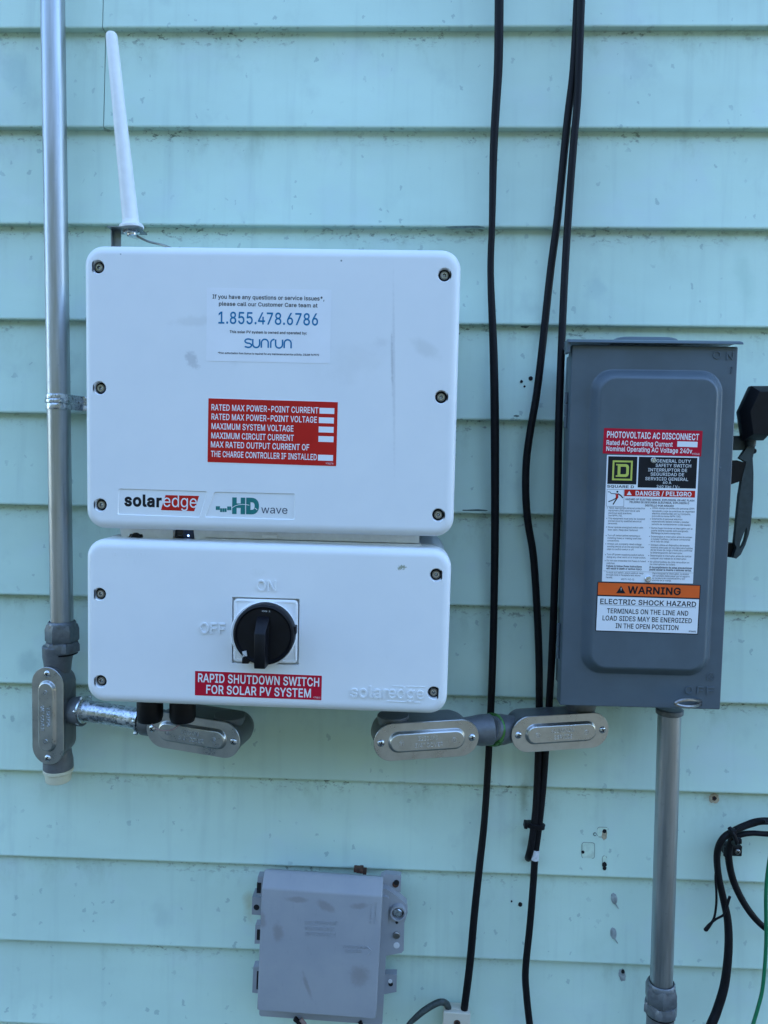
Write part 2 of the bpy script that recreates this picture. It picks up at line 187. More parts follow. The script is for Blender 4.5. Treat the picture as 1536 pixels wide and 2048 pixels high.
63: (358, [(132,152, 132,159, 141,230, 153,252, 168,269, 209,298, 247,334, 258,357, 262,384, 259,406, 250,425, 220,452, 178,462, 137,453, 106,425, 96,404, 92,378, 27,378, 33,418, 49,452, 73,479, 103,499, 138,511, 178,516, 219,511, 255,498, 284,478, 306,451, 319,418, 324,382, 319,344, 306,311, 284,284, 254,261, 219,235, 200,205, 194,158, 194,152), (164,-4, 146,-1, 131,9, 121,24, 118,41, 121,58, 131,73, 146,83, 164,86, 181,83, 196,73, 206,58, 209,41, 206,24, 196,9, 181,-1)]),
38: (448, [(197,-7, 150,-2, 110,12, 78,34, 54,62, 39,96, 34,133, 37,163, 47,189, 85,235, 140,279, 216,335, 237,352, 255,375, 262,405, 258,427, 245,445, 226,457, 201,461, 168,453, 145,431, 137,399, 145,363, 169,327, 204,284, 438,0, 364,0, 171,231, 121,293, 87,344, 78,370, 75,398, 79,430, 91,458, 109,481, 134,499, 165,510, 200,513, 235,510, 266,499, 290,482, 308,459, 320,433, 324,404, 315,362, 291,325, 256,293, 154,217, 110,174, 100,154, 97,131, 100,108, 109,87, 124,70, 143,57, 166,49, 193,46, 223,50, 251,59, 301,95, 321,121, 336,151, 346,186, 349,224, 408,224, 405,180, 397,144, 371,92, 345,62, 333,47, 305,23, 271,7, 234,-3)]),
201: (419, [(60,0, 60,509, 372,509, 372,452, 125,452, 125,286, 355,286, 355,229, 125,229, 125,57, 375,57, 375,0), (191,558, 239,659, 307,659, 241,558)]),
233: (404, [(212,-8, 161,-2, 117,16, 82,46, 56,85, 40,132, 34,187, 39,242, 55,290, 81,329, 115,359, 157,378, 205,384, 266,374, 294,361, 319,341, 341,315, 357,282, 368,242, 371,194, 371,169, 75,169, 75,221, 338,221, 310,202, 307,237, 298,269, 283,294, 263,314, 237,326, 205,330, 173,326, 146,313, 125,294, 109,270, 99,241, 96,211, 96,178, 100,139, 110,106, 128,80, 151,61, 179,50, 212,46, 254,53, 285,73, 306,105, 365,91, 353,63, 335,39, 311,19, 283,4, 249,-5), (177,429, 225,529, 293,529, 227,429)]),
237: (167, [(53,0, 53,379, 114,379, 114,0), (57,429, 104,529, 173,529, 107,429)]),
225: (389, [(160,-9, 126,-5, 94,5, 68,22, 48,45, 35,73, 30,108, 34,138, 43,161, 58,179, 78,193, 125,211, 178,220, 234,227, 265,235, 273,243, 276,255, 276,257, 267,297, 240,322, 196,331, 149,322, 118,301, 100,274, 41,291, 57,322, 79,346, 104,364, 133,375, 194,384, 239,379, 286,360, 306,343, 322,320, 333,290, 337,251, 337,0, 277,0, 277,52, 272,52, 252,25, 215,1), (170,45, 202,49, 228,59, 248,74, 263,93, 272,115, 276,138, 276,190, 259,182, 231,176, 200,171, 175,168, 134,159, 103,139, 95,124, 92,105, 102,72, 130,52), (162,429, 210,529, 278,529, 212,429)]),
243: (415, [(207,-8, 159,-2, 117,16, 82,46, 56,85, 40,133, 34,187, 40,243, 56,291, 82,330, 117,360, 159,378, 207,384, 256,378, 299,360, 333,330, 359,291, 376,243, 381,187, 376,133, 359,85, 333,46, 299,16, 256,-2), (207,46, 242,51, 270,66, 292,89, 307,117, 316,151, 319,187, 316,224, 307,258, 292,287, 270,310, 242,325, 207,330, 173,325, 145,310, 124,287, 108,258, 99,224, 96,187, 99,151, 108,117, 124,89, 145,66, 173,51), (181,429, 228,529, 297,529, 231,429)]),
250: (410, [(182,-5, 146,-1, 115,11, 89,31, 69,59, 57,95, 53,139, 53,379, 114,379, 114,144, 119,105, 137,75, 164,56, 200,50, 226,53, 249,62, 268,77, 283,97, 293,122, 296,153, 296,379, 357,379, 357,0, 298,0, 298,92, 307,92, 286,47, 257,17, 222,0), (178,429, 226,529, 294,529, 228,429)]),
241: (410, [(114,227, 114,0, 53,0, 53,379, 112,379, 112,287, 102,287, 124,332, 152,362, 187,379, 227,384, 264,380, 295,369, 321,349, 341,321, 353,285, 357,240, 357,0, 296,0, 296,235, 290,275, 273,304, 246,323, 210,329, 184,326, 161,317, 141,303, 126,283, 117,257), (250,446, 225,450, 202,460, 182,470, 167,475, 153,466, 149,448, 106,448, 110,476, 120,498, 137,513, 161,518, 185,514, 207,504, 226,494, 243,490, 256,496, 262,517, 304,517, 300,488, 289,466, 272,451)]),
211: (533, [(267,-7, 205,1, 150,25, 105,63, 70,115, 48,179, 40,254, 48,329, 70,393, 105,445, 150,484, 205,508, 267,516, 329,508, 384,484, 429,445, 464,393, 486,329, 493,254, 486,179, 464,115, 429,63, 384,25, 329,1), (267,53, 310,59, 349,76, 383,105, 408,144, 425,194, 430,254, 425,314, 408,365, 383,404, 349,433, 310,450, 267,456, 223,450, 184,433, 151,404, 125,364, 109,314, 103,254, 109,194, 125,144, 151,105, 184,76, 223,59), (240,558, 288,659, 356,659, 290,558)]),
}
_G = {chr(k): (a, [[(w[i], w[i + 1]) for i in range(0, len(w), 2)] for w in ls]) for k, (a, ls) in OUTLINES.items()}


def glyphs(s, bold=0.0, res=3):
    """Filled outlines of a line of text: (points, triangles)."""
    k = (s, bold)
    if k not in _tx:
        V, T, pen = [], [], 0.0
        for ch in s:
            adv, loops = _G[ch]
            L = []
            for lp in loops:
                n = len(lp)
                q = []
                for i in range(n):
                    (x0, y0), (x1, y1), (x2, y2) = lp[i - 1], lp[i], lp[(i + 1) % n]
                    a = Vector((y0 - y1, x1 - x0)).normalized()
                    c = Vector((y1 - y2, x2 - x1)).normalized()
                    m = a + c
                    m = m / max(m.dot(a), .35) if m.length > 1e-6 else a
                    q.append(Vector((pen + x1 / 1000 + m.x * bold, y1 / 1000 + m.y * bold, 0)))
                L.append(q)
            if L:
                b0 = len(V)
                pts, ed = [], []
                for q in L:
                    k0, n = len(pts), len(q)
                    pts += [p.to_2d() for p in q]
                    ed += [(k0 + i, k0 + (i + 1) % n) for i in range(n)]
                res_ = geometry.delaunay_2d_cdt(pts, ed, [], 0, 1e-6)
                pv = [(p.x, p.y) for p in res_[0]]
                V += pv
                for t in res_[2]:
                    mx, my = sum(pv[i][0] for i in t) / 3, sum(pv[i][1] for i in t) / 3
                    wind = 0
                    for q in L:                  # keep triangles inside the outline, drop counters
                        for i in range(len(q)):
                            a, c = q[i - 1], q[i]
                            if (a.y > my) != (c.y > my) and mx < a.x + (my - a.y) * (c.x - a.x) / (c.y - a.y):
                                wind += 1 if c.y > a.y else -1
                    if wind:
                        T.append(tuple(b0 + i for i in t))
            pen += adv / 1000 + bold * 1.2
        out = []
        for f in T:
            (ax, ay), (bx, by), (cx, cy) = (V[i] for i in f)
            ar = (bx - ax) * (cy - ay) - (by - ay) * (cx - ax)
            if abs(ar) > 1e-9:
                out.append(f if ar > 0 else (f[0], f[2], f[1]))
        _tx[k] = (V, out)
    return _tx[k]


def cap_height(bold):
    v, _ = glyphs('H', bold, 3)
    return max(y for _, y in v)


def x_height(bold):
    v, _ = glyphs('x', bold, 3)
    return max(y for _, y in v)


def rrect(w, h, r, n=6, cx=0, cz=0):
    """Counter-clockwise (seen from the front) rounded rectangle, (x, z) in mm."""
    r = max(min(r, w / 2 - 1e-3, h / 2 - 1e-3), 1e-3)
    out = []
    for (sx, sz, a0) in ((1, -1, -90), (1, 1, 0), (-1, 1, 90), (-1, -1, 180)):
        for i in range(n + 1):
            a = D2R(a0 + 90 * i / n)
            out.append((cx + sx * (w / 2 - r) + r * math.cos(a), cz + sz * (h / 2 - r) + r * math.sin(a)))
    return out


def circ(cx, cz, r, n=20):
    return [(cx + r * math.cos(2 * math.pi * i / n), cz + r * math.sin(2 * math.pi * i / n)) for i in range(n)]


class MB:
    """Collects geometry (millimetres, thing-local) for ONE mesh object."""
    def __init__(self):
        self.v, self.f, self.s, self.m = [], [], [], []
        self.mats = []
        self.cur = 0

    def mat(self, m):
        if m not in self.mats:
            self.mats.append(m)
        self.cur = self.mats.index(m)
        return self

    def add(self, verts, faces, smooth=True):
        b = len(self.v)
        self.v += [tuple(x) for x in verts]
        for f in faces:
            self.f.append(tuple(b + i for i in f))
            self.s.append(smooth)
            self.m.append(self.cur)
        return b

    def loft(self, rings, cap0=True, cap1=True, closed=True):
        """rings: list of equal-length 3D loops."""
        n = len(rings[0])
        vs_ = [p for r in rings for p in r]
        fs_ = []
        for j in range(len(rings) - 1):
            for i in range(n if closed else n - 1):
                a, b = j * n + i, j * n + (i + 1) % n
                fs_.append((a, b, b + n, a + n))
        b0 = self.add(vs_, fs_)
        if cap0:
            self.add(rings[0], [tuple(reversed(range(n)))], False)
        if cap1:
            self.add(rings[-1], [tuple(range(n))], False)
        return b0

    def face_holes(self, loops, y):
        """Flat face at depth y (looking to -Y) with holes: loops of (x, z)."""
        pts, ed = [], []
        for lp in loops:
            k0, n = len(pts), len(lp)
            pts += [Vector(p) for p in lp]
            ed += [(k0 + i, k0 + (i + 1) % n) for i in range(n)]
        res_ = geometry.delaunay_2d_cdt(pts, ed, [], 0, 1e-5)
        flat = [(p.x, y, p.y) for p in res_[0]]
        fs_ = []
        for t in res_[2]:
            mx, mz = sum(flat[i][0] for i in t) / 3, sum(flat[i][2] for i in t) / 3
            inside = False
            for lp in loops:
                for i in range(len(lp)):
                    (x0, z0), (x1, z1) = lp[i - 1], lp[i]
                    if (z0 > mz) != (z1 > mz) and mx < x0 + (mz - z0) * (x1 - x0) / (z1 - z0):
                        inside = not inside
            if not inside:
                continue
            a, b, c = (flat[i] for i in t)
            cr = (b[0] - a[0]) * (c[2] - a[2]) - (b[2] - a[2]) * (c[0] - a[0])
            fs_.append(tuple(t) if cr > 0 else tuple(reversed(t)))
        self.add(flat, fs_, False)

    def plate(self, loop, y0, y1):
        """Prism of an (x, z) loop between y0 (back) and y1 (front, y1 < y0)."""
        self.loft([[(x, y0, z) for x, z in loop], [(x, y1, z) for x, z in loop]])

    def box(self, x0, x1, y0, y1, z0, z1, bev=0.0):
        """y0 back, y1 front (y1 < y0)."""
        if bev <= 0:
            self.plate([(x0, z0), (x1, z0), (x1, z1), (x0, z1)], y0, y1)
        else:
            cx, cz, w, h = (x0 + x1) / 2, (z0 + z1) / 2, x1 - x0, z1 - z0
            b = bev
            R = []
            for (ins, y) in ((b, y0), (b * .3, y0 - b * .3), (0, y0 - b), (0, y1 + b), (b * .3, y1 + b * .3), (b, y1)):
                R.append([(x, y, z) for x, z in rrect(w - 2 * ins, h - 2 * ins, max(b - ins, .05) + .02, 3, cx, cz)])
            self.loft(R)

    def tube(self, pts, rad, n=10, caps=True, flat=None):
        P = [Vector(p) for p in pts]
        m = len(P)
        R = rad if isinstance(rad, (list, tuple)) else [rad] * m
        T = []
        for i in range(m):
            t = P[min(i + 1, m - 1)] - P[max(i - 1, 0)]
            T.append(t.normalized())
        ref = Vector((0, 1, 0)) if abs(T[0].y) < .9 else Vector((1, 0, 0))
        u = (ref - T[0] * ref.dot(T[0])).normalized()
        rings = []
        for i in range(m):
            u = (u - T[i] * u.dot(T[i])).normalized()
            w = T[i].cross(u)
            k = flat[i] if flat else 1.0
            rings.append([tuple(P[i] + u * (R[i] * k * math.cos(2 * math.pi * j / n)) + w * (R[i] * math.sin(2 * math.pi * j / n))) for j in range(n)])
        self.loft(rings, caps, caps)

    def lathe(self, o, axis, prof, n=24, rot=0.0, caps=True):
        """prof: list of (radius, distance along axis)."""
        o, a = Vector(o), Vector(axis).normalized()
        ref = Vector((0, 0, 1)) if abs(a.z) < .9 else Vector((1, 0, 0))
        u = (ref - a * ref.dot(a)).normalized()
        w = a.cross(u)
        rings = []
        for r, t in prof:
            r = max(r, 1e-3)
            rings.append([tuple(o + a * t + u * (r * math.cos(rot + 2 * math.pi * i / n)) + w * (r * math.sin(rot + 2 * math.pi * i / n))) for i in range(n)])
        self.loft(rings, caps, caps)

    def text(self, T, s, u0, u1, v, cap, lift, bold=0.0, res=3, ht=None, extrude=0.0, skew=0.0):
        """Text on plate T from u0 to u1 (mm), baseline v, capital height cap."""
        vs_, fs_ = glyphs(s, bold, res)
        if not vs_:
            return
        x0, x1 = min(x for x, _ in vs_), max(x for x, _ in vs_)
        sx = (u1 - u0) / (x1 - x0)
        sy = cap / (ht or cap_height(bold))
        P = [T.xyz(u0 + (x - x0) * sx + skew * y * sy, v + y * sy, lift) for x, y in vs_]
        self.add(P, fs_, False)
        if extrude > 0:
            cnt = {}
            for f in fs_:
                for i in range(len(f)):
                    e = (f[i], f[(i + 1) % len(f)])
                    cnt[e] = 1
            Q = [T.xyz(u0 + (x - x0) * sx + skew * y * sy, v + y * sy, lift - extrude) for x, y in vs_]
            n = len(P)
            side = [(a, n + a, n + b, b) for (a, b) in cnt if (b, a) not in cnt]
            self.add(P + Q, side, False)

    def build(self, name, mat, parent=None, world=False):
        me = bpy.data.meshes.new(name)
        me.from_pydata([(x * .001, y * .001, z * .001) for x, y, z in self.v], [], self.f)
        me.polygons.foreach_set('use_smooth', self.s)
        ms = self.mats or [mat]
        for m in ms:
            me.materials.append(MAT[m] if isinstance(m, str) else m)
        if self.mats:
            me.polygons.foreach_set('material_index', self.m)
        me.update()
        try:
            me.set_sharp_from_angle(angle=D2R(38))
        except Exception:
            pass
        o = bpy.data.objects.new(name, me)
        COL.objects.link(o)
        if parent is not None:
            o.parent = parent.o if isinstance(parent, Frame) else parent
        return o


class Plate:
    """A flat label on a thing: local centre, size and angle read from its four corners (TL, TR, BR, BL)."""
    def __init__(self, F, c, d):
        self.F, self.d = F, d
        q = [F.p(x, y, d) for x, y in c]
        self.y = sum(p.y for p in q) / 4
        self.cx, self.cz = sum(p.x for p in q) / 4, sum(p.z for p in q) / 4
        ax = ((q[1] - q[0]) + (q[2] - q[3]))
        self.ang = math.atan2(ax.z, ax.x)
        self.w = ((q[1] - q[0]).length + (q[2] - q[3]).length) / 2
        self.h = ((q[3] - q[0]).length + (q[2] - q[1]).length) / 2
        self.co, self.si = math.cos(self.ang), math.sin(self.ang)
        self.mpp = mm_per_px(d)

    def uv(self, px, py):
        p = self.F.p(px, py, self.d)
        dx, dz = p.x - self.cx, p.z - self.cz
        return (dx * self.co + dz * self.si, -dx * self.si + dz * self.co)

    def xyz(self, u, v, lift=0.0):
        return (self.cx + u * self.co - v * self.si, self.y - lift, self.cz + u * self.si + v * self.co)

    def sheet(self, b, u0, u1, v0, v1, lift, th=0.08, r=0.0):
        lp = rrect(u1 - u0, v1 - v0, r, 3, (u0 + u1) / 2, (v0 + v1) / 2) if r > 0 else [(u0, v0), (u1, v0), (u1, v1), (u0, v1)]
        b.loft([[self.xyz(u, v, lift - th) for u, v in lp], [self.xyz(u, v, lift) for u, v in lp]], cap0=False)

    def poly(self, b, pts, lift, th=0.08):
        a = sum(pts[i][0] * pts[(i + 1) % len(pts)][1] - pts[(i + 1) % len(pts)][0] * pts[i][1] for i in range(len(pts)))
        if a < 0:
            pts = list(reversed(pts))
        L = [[Vector((u, v, 0)) for u, v in pts]]
        tr = geometry.tessellate_polygon(L)
        fs_ = []
        for t in tr:
            A, B, C = (pts[i] for i in t)
            cr = (B[0] - A[0]) * (C[1] - A[1]) - (B[1] - A[1]) * (C[0] - A[0])
            fs_.append(tuple(t) if cr > 0 else tuple(reversed(t)))
        b.add([self.xyz(u, v, lift) for u, v in pts], fs_, False)
        n = len(pts)
        b.add([self.xyz(u, v, lift) for u, v in pts] + [self.xyz(u, v, lift - th) for u, v in pts],
              [(i, n + i, n + (i + 1) % n, (i + 1) % n) for i in range(n)], False)

    def full(self, b, lift=0.25, inset=0.0, r=0.4):
        self.sheet(b, -self.w / 2 + inset, self.w / 2 - inset, -self.h / 2 + inset, self.h / 2 - inset, lift, lift, r)

    def pxsheet(self, b, x0, y0, x1, y1, lift):
        a, c = self.uv(x0, y0), self.uv(x1, y1)
        self.sheet(b, a[0], c[0], c[1], a[1], lift)

    def line(self, b, s, xl, yl, xr, yr, cap_px, lift, bold=0.0, res=3, ht=None):
        a, c = self.uv(xl, yl), self.uv(xr, yr)
        b.text(self, s, a[0], c[0], (a[1] + c[1]) / 2, cap_px * self.mpp, lift, bold, res, ht)

    def stroke(self, b, pts, w, lift):
        """A ribbon of width w along (u, v) points."""
        L, R = [], []
        for i in range(len(pts)):
            p = Vector(pts[max(i - 1, 0)]); q = Vector(pts[min(i + 1, len(pts) - 1)])
            t = (q - p).normalized()
            n = Vector((-t.y, t.x)) * (w / 2)
            c = Vector(pts[i])
            L.append(self.xyz(*(c + n), lift))
            R.append(self.xyz(*(c - n), lift))
        n = len(pts)
        b.add(R + L, [(i, i + 1, n + i + 1, n + i) for i in range(n - 1)], False)


def spline(pts, sub=8):
    """Catmull-Rom through 3D points."""
    P = [Vector(p) for p in pts]
    P = [P[0] * 2 - P[1]] + P + [P[-1] * 2 - P[-2]]
    out = []
    for i in range(1, len(P) - 2):
        for k in range(sub):
            t = k / sub
            a, b, c, d = P[i - 1], P[i], P[i + 1], P[i + 2]
            out.append(.5 * ((2 * b) + (c - a) * t + (2 * a - 5 * b + 4 * c - d) * t * t + (3 * b - a - 3 * c + d) * t ** 3))
    out.append(P[-2])
    return out


# ------------------------------------------------------------------ materials
MAT = {}


class N:
    """Small node builder."""
    def __init__(self, name):
        self.m = bpy.data.materials.new(name)
        self.m.use_nodes = True
        self.t = self.m.node_tree
        self.b = self.t.nodes['Principled BSDF']
        MAT[name] = self.m

    def _in(self, s, v):
        if hasattr(v, 'is_output') or isinstance(v, bpy.types.NodeSocket):
            self.t.links.new(v, s)
        elif v is not None:
            if s.type == 'RGBA' and not hasattr(v, '__len__'):
                v = (v, v, v)
            s.default_value = (tuple(v) + (1,)) if s.type == 'RGBA' and len(v) == 3 else v

    def math(self, op, a, b=None, c=None, clamp=False):
        n = self.t.nodes.new('ShaderNodeMath')
        n.operation = op
        n.use_clamp = clamp
        for i, x in enumerate((a, b, c)):
            if x is not None:
                self._in(n.inputs[i], x)
        return n.outputs[0]

    def pos(self):
        return self.t.nodes.new('ShaderNodeNewGeometry').outputs['Position']

    def obj(self):
        return self.t.nodes.new('ShaderNodeTexCoord').outputs['Object']

    def sep(self, v):
        n = self.t.nodes.new('ShaderNodeSeparateXYZ')
        self._in(n.inputs[0], v)
        return n.outputs

    def scale(self, v, s):
        n = self.t.nodes.new('ShaderNodeVectorMath')
        n.operation = 'MULTIPLY'
        self._in(n.inputs[0], v)
        n.inputs[1].default_value = s
        return n.outputs[0]

    def noise(self, v, sc, det=3.0, rough=.5, dist=0.0):
        n = self.t.nodes.new('ShaderNodeTexNoise')
        self._in(n.inputs['Vector'], v)
        n.inputs['Scale'].default_value = sc
        n.inputs['Detail'].default_value = det
        n.inputs['Roughness'].default_value = rough
        n.inputs['Distortion'].default_value = dist
        return n.outputs['Fac']

    def voro(self, v, sc, rnd=1.0):
        n = self.t.nodes.new('ShaderNodeTexVoronoi')
        self._in(n.inputs['Vector'], v)
        n.inputs['Scale'].default_value = sc
        n.inputs['Randomness'].default_value = rnd
        return n.outputs['Distance'], n.outputs['Color']

    def step(self, v, a, b, lo=0.0, hi=1.0):
        n = self.t.nodes.new('ShaderNodeMapRange')
        n.interpolation_type = 'SMOOTHSTEP'
        self._in(n.inputs['Value'], v)
        for k, x in zip(('From Min', 'From Max', 'To Min', 'To Max'), (a, b, lo, hi)):
            n.inputs[k].default_value = x
        return n.outputs['Result']

    def mix(self, f, a, b):
        n = self.t.nodes.new('ShaderNodeMix')
        n.data_type = 'RGBA'
        self._in(n.inputs[0], f)
        self._in(n.inputs[6], a)
        self._in(n.inputs[7], b)
        return n.outputs[2]

    def bump(self, h, strength=.2, dist=.001):
        n = self.t.nodes.new('ShaderNodeBump')
        n.inputs['Strength'].default_value = strength
        n.inputs['Distance'].default_value = dist
        self._in(n.inputs['Height'], h)
        self.t.links.new(n.outputs[0], self.b.inputs['Normal'])
        return self

    def set(self, color=None, rough=None, metal=None, spec=None, emit=None, strength=None):
        if color is not None: self._in(self.b.inputs['Base Color'], color)
        if rough is not None: self._in(self.b.inputs['Roughness'], rough)
        if metal is not None: self._in(self.b.inputs['Metallic'], metal)
        if spec is not None: self._in(self.b.inputs['Specular IOR Level'], spec)
        if emit is not None: self._in(self.b.inputs['Emission Color'], emit)
        if strength is not None: self.b.inputs['Emission Strength'].default_value = strength
        return self

    def blob(self, v, x, z, rx, rz, ang=0.0, wob=.35, sc=60.0, soft=.5):
        """Irregular stain mask round an object-space point (metres)."""
        s = self.sep(v)
        dx, dz = self.math('SUBTRACT', s[0], x), self.math('SUBTRACT', s[2], z)
        ca, sa = math.cos(ang), math.sin(ang)
        u = self.math('ADD', self.math('MULTIPLY', dx, ca / rx), self.math('MULTIPLY', dz, sa / rx))
        w = self.math('ADD', self.math('MULTIPLY', dx, -sa / rz), self.math('MULTIPLY', dz, ca / rz))
        r = self.math('SQRT', self.math('ADD', self.math('MULTIPLY', u, u), self.math('MULTIPLY', w, w)))
        n = self.math('SUBTRACT', self.noise(v, sc, 4.0, .6), .5)
        r = self.math('ADD', r, self.math('MULTIPLY', n, wob * 4))
        return self.step(r, 1.0, 1.0 - soft, 0.0, 1.0)


def plain(name, col, rough=.5, metal=0.0, var=.06, sc=90.0, bump=0.0, bsc=600.0, spec=None):
    n = N(name)
    p = n.pos()
    f = n.noise(p, sc, 4.0, .6)
    lo = tuple(c * (1 - var) for c in col)
    hi = tuple(min(1, c * (1 + var)) for c in col)
    n.set(n.mix(n.step(f, .3, .7), lo, hi), n.step(f, .2, .8, rough - .05, min(1, rough + .06)), metal, spec)
    if bump:
        n.bump(n.noise(p, bsc, 2.0), bump, .0006)
    return n


def m_siding():
    n = N('siding')
    p = n.pos()
    s = n.sep(p)
    base, dk, grn = (.605, .78, .655), (.51, .665, .565), (.30, .41, .31)
    big = n.noise(n.scale(p, (1, 1, 1.6)), 3.2, 4.0, .55)
    c = n.mix(n.step(big, .3, .72), base, dk)
    # streaks that run down the boards
    st = n.noise(n.scale(p, (30, 1, 2.2)), 1.6, 3.0, .6)
    c = n.mix(n.step(st, .5, .78, 0, .45), c, (.42, .56, .49))
    lv = n.noise(n.scale(p, (1, 1, 1.3)), 6.5, 4.0, .6)
    c = n.mix(n.step(lv, .5, .74, 0, .5), c, (.55, .66, .66))
    bl = n.noise(n.scale(p, (1, 1, .8)), 17, 4.0, .62)
    c = n.mix(n.step(bl, .56, .76, 0, .38), c, (.40, .53, .48))
    # chalky pale wear
    wr = n.noise(n.scale(p, (1, 1, 2)), 9, 5.0, .7)
    c = n.mix(n.step(wr, .58, .78, 0, .3), c, (.66, .80, .73))
    # fine grain
    gr = n.noise(n.scale(p, (1, 1, 7)), 210, 3.0, .6)
    c = n.mix(n.step(gr, .42, .78, 0, .12), c, dk)
    # scattered specks, ragged rather than round
    wn_ = n.t.nodes.new('ShaderNodeTexNoise')
    n._in(wn_.inputs['Vector'], p)
    wn_.inputs['Scale'].default_value = 170
    wn_.inputs['Detail'].default_value = 3
    ws = n.t.nodes.new('ShaderNodeVectorMath')
    ws.operation = 'MULTIPLY_ADD'
    n._in(ws.inputs[0], wn_.outputs['Color'])
    ws.inputs[1].default_value = (.012, 0, .012)
    n._in(ws.inputs[2], p)
    pw = ws.outputs[0]
    v1, vc = n.voro(n.scale(pw, (1, 1, .7)), 86)
    pick = n.step(n.noise(p, 13, 3.0, .6), .36, .58)
    r1 = n.step(n.sep(vc)[0], .35, 1.0, .03, .21)
    c = n.mix(n.math('MULTIPLY', n.math('LESS_THAN', v1, r1), n.math('MULTIPLY', pick, .5)), c, (.24, .36, .34))
    v2, vd = n.voro(n.scale(pw, (1, 1, .55)), 36)
    r2 = n.step(n.sep(vd)[1], .6, 1.0, .0, .11)
    c = n.mix(n.math('MULTIPLY', n.math('LESS_THAN', v2, r2), n.math('MULTIPLY', n.step(n.noise(p, 9, 2.0), .45, .7), .55)), c, (.15, .24, .22))
    # mildew caught along the laps, patchy
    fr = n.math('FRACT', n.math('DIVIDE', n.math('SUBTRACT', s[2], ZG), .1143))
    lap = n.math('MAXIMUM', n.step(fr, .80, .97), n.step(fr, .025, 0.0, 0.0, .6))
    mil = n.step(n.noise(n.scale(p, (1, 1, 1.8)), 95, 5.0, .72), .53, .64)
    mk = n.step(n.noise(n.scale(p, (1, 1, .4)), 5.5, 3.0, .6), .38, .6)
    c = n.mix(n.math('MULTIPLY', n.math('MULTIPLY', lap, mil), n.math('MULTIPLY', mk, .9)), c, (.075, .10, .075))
    mil2 = n.step(n.noise(n.scale(p, (1, 1, .5)), 22, 5.0, .7), .5, .72)
    c = n.mix(n.math('MULTIPLY', n.math('MULTIPLY', n.step(fr, .45, 1.0), mil2), .42), c, grn)
    for (px, py, rx, rz, a, wob, sc_, k, colr) in ((497, 1816, .012, .026, .1, .3, 50, .55, (.42, .40, .22)), (1050, 1600, .009, .040, 0, .35, 45, .6, (.26, .33, .22)), (1052, 1690, .012, .016, 0, .3, 60, .45, (.28, .34, .24)),
                                                   (1195, 578, .020, .024, .4, .4, 40, .35, (.34, .48, .46)), (1492, 560, .016, .050, .2, .35, 34, .35, (.36, .55, .45)), (322, 1835, .018, .030, .1, .4, 40, .30, (.36, .48, .44)),
                                                   (30, 140, .025, .040, .5, .4, 30, .35, (.30, .45, .44)), (1180, 1900, .030, .030, 0, .45, 30, .25, (.42, .58, .47)), (1431, 1602, .012, .013, 0, .3, 70, .5, (.50, .40, .24)),
                                                   (60, 1330, .022, .020, 0, .4, 40, .4, (.26, .40, .38)), (1240, 1400, .03, .012, .2, .4, 40, .3, (.42, .56, .48))):
        q = at(px, py, 0)
        c = n.mix(n.math('MULTIPLY', n.blob(p, q.x, q.z, rx, rz, a, wob, sc_, .9), k), c, colr)
    n.set(c, n.step(big, .2, .8, .40, .56), 0.0, .45)
    h = n.math('ADD', n.math('MULTIPLY', n.noise(n.scale(p, (1, 1, 2.5)), 7, 2.0), 1.0), n.math('MULTIPLY', gr, .04))
    n.bump(h, .35, .004)


def m_cover(name, marks):
    n = N(name)
    o = n.obj()
    p = n.pos()
    f = n.noise(p, 14, 4.0, .6)
    c = n.mix(n.step(f, .3, .75), (.79, .80, .80), (.755, .77, .775))
    c = n.mix(n.step(n.noise(n.scale(p, (3, 1, 1)), 40, 5.0, .7), .62, .8, 0, .10), c, (.5, .5, .48))
    for (x, z, rx, rz, a, wob, sc, soft, k, colr) in marks:
        c = n.mix(n.math('MULTIPLY', n.blob(o, x, z, rx, rz, a, wob, sc, soft), k), c, colr)
    v, vc = n.voro(p, 48)
    r = n.step(n.sep(vc)[0], .86, 1.0, 0, .05)
    c = n.mix(n.math('MULTIPLY', n.math('LESS_THAN', v, r), .6), c, (.2, .22, .24))
    n.set(c, n.step(f, .2, .8, .36, .46), 0, .5)
    n.bump(n.noise(p, 1500, 2.0), .05, .0004)


def m_emt():
    n = N('emt')
    p = n.pos()
    f = n.noise(n.scale(p, (60, 60, 3)), 3.0, 4.0, .65)
    g = n.noise(p, 160, 4.0, .7)
    c = n.mix(n.step(f, .3, .7), (.36, .38, .40), (.47, .49, .51))
    c = n.mix(n.step(g, .6, .74, 0, .5), c, (.33, .35, .37))
    n.set(c, n.math('ADD', n.step(f, .25, .75, .34, .46), n.step(g, .55, .75, 0, .12)), 1.0)


def m_galv():
    n = N('galvanised')
    p = n.pos()
    v, vc = n.voro(p, 190)
    k = n.sep(vc)[0]
    g = n.noise(n.scale(p, (1, 1, 1)), 330, 5.0, .75)
    c = n.mix(k, (.38, .41, .44), (.72, .75, .78))
    c = n.mix(n.step(g, .5, .62, 0, .75), c, (.13, .16, .17))
    n.set(c, n.step(k, 0, 1, .22, .45), .95)
    n.bump(g, .25, .0005)


def m_stamped():
    n = N('stamped_steel')
    p = n.pos()
    f = n.noise(n.scale(p, (1, 1, 1)), 45, 5.0, .65)
    g = n.noise(p, 700, 3.0, .6)
    c = n.mix(n.step(f, .3, .7), (.46, .465, .45), (.58, .58, .56))
    n.set(c, n.math('ADD', n.step(f, .25, .75, .27, .40), n.step(g, .3, .7, -.04, .04)), 1.0)
    n.bump(g, .08, .0005)


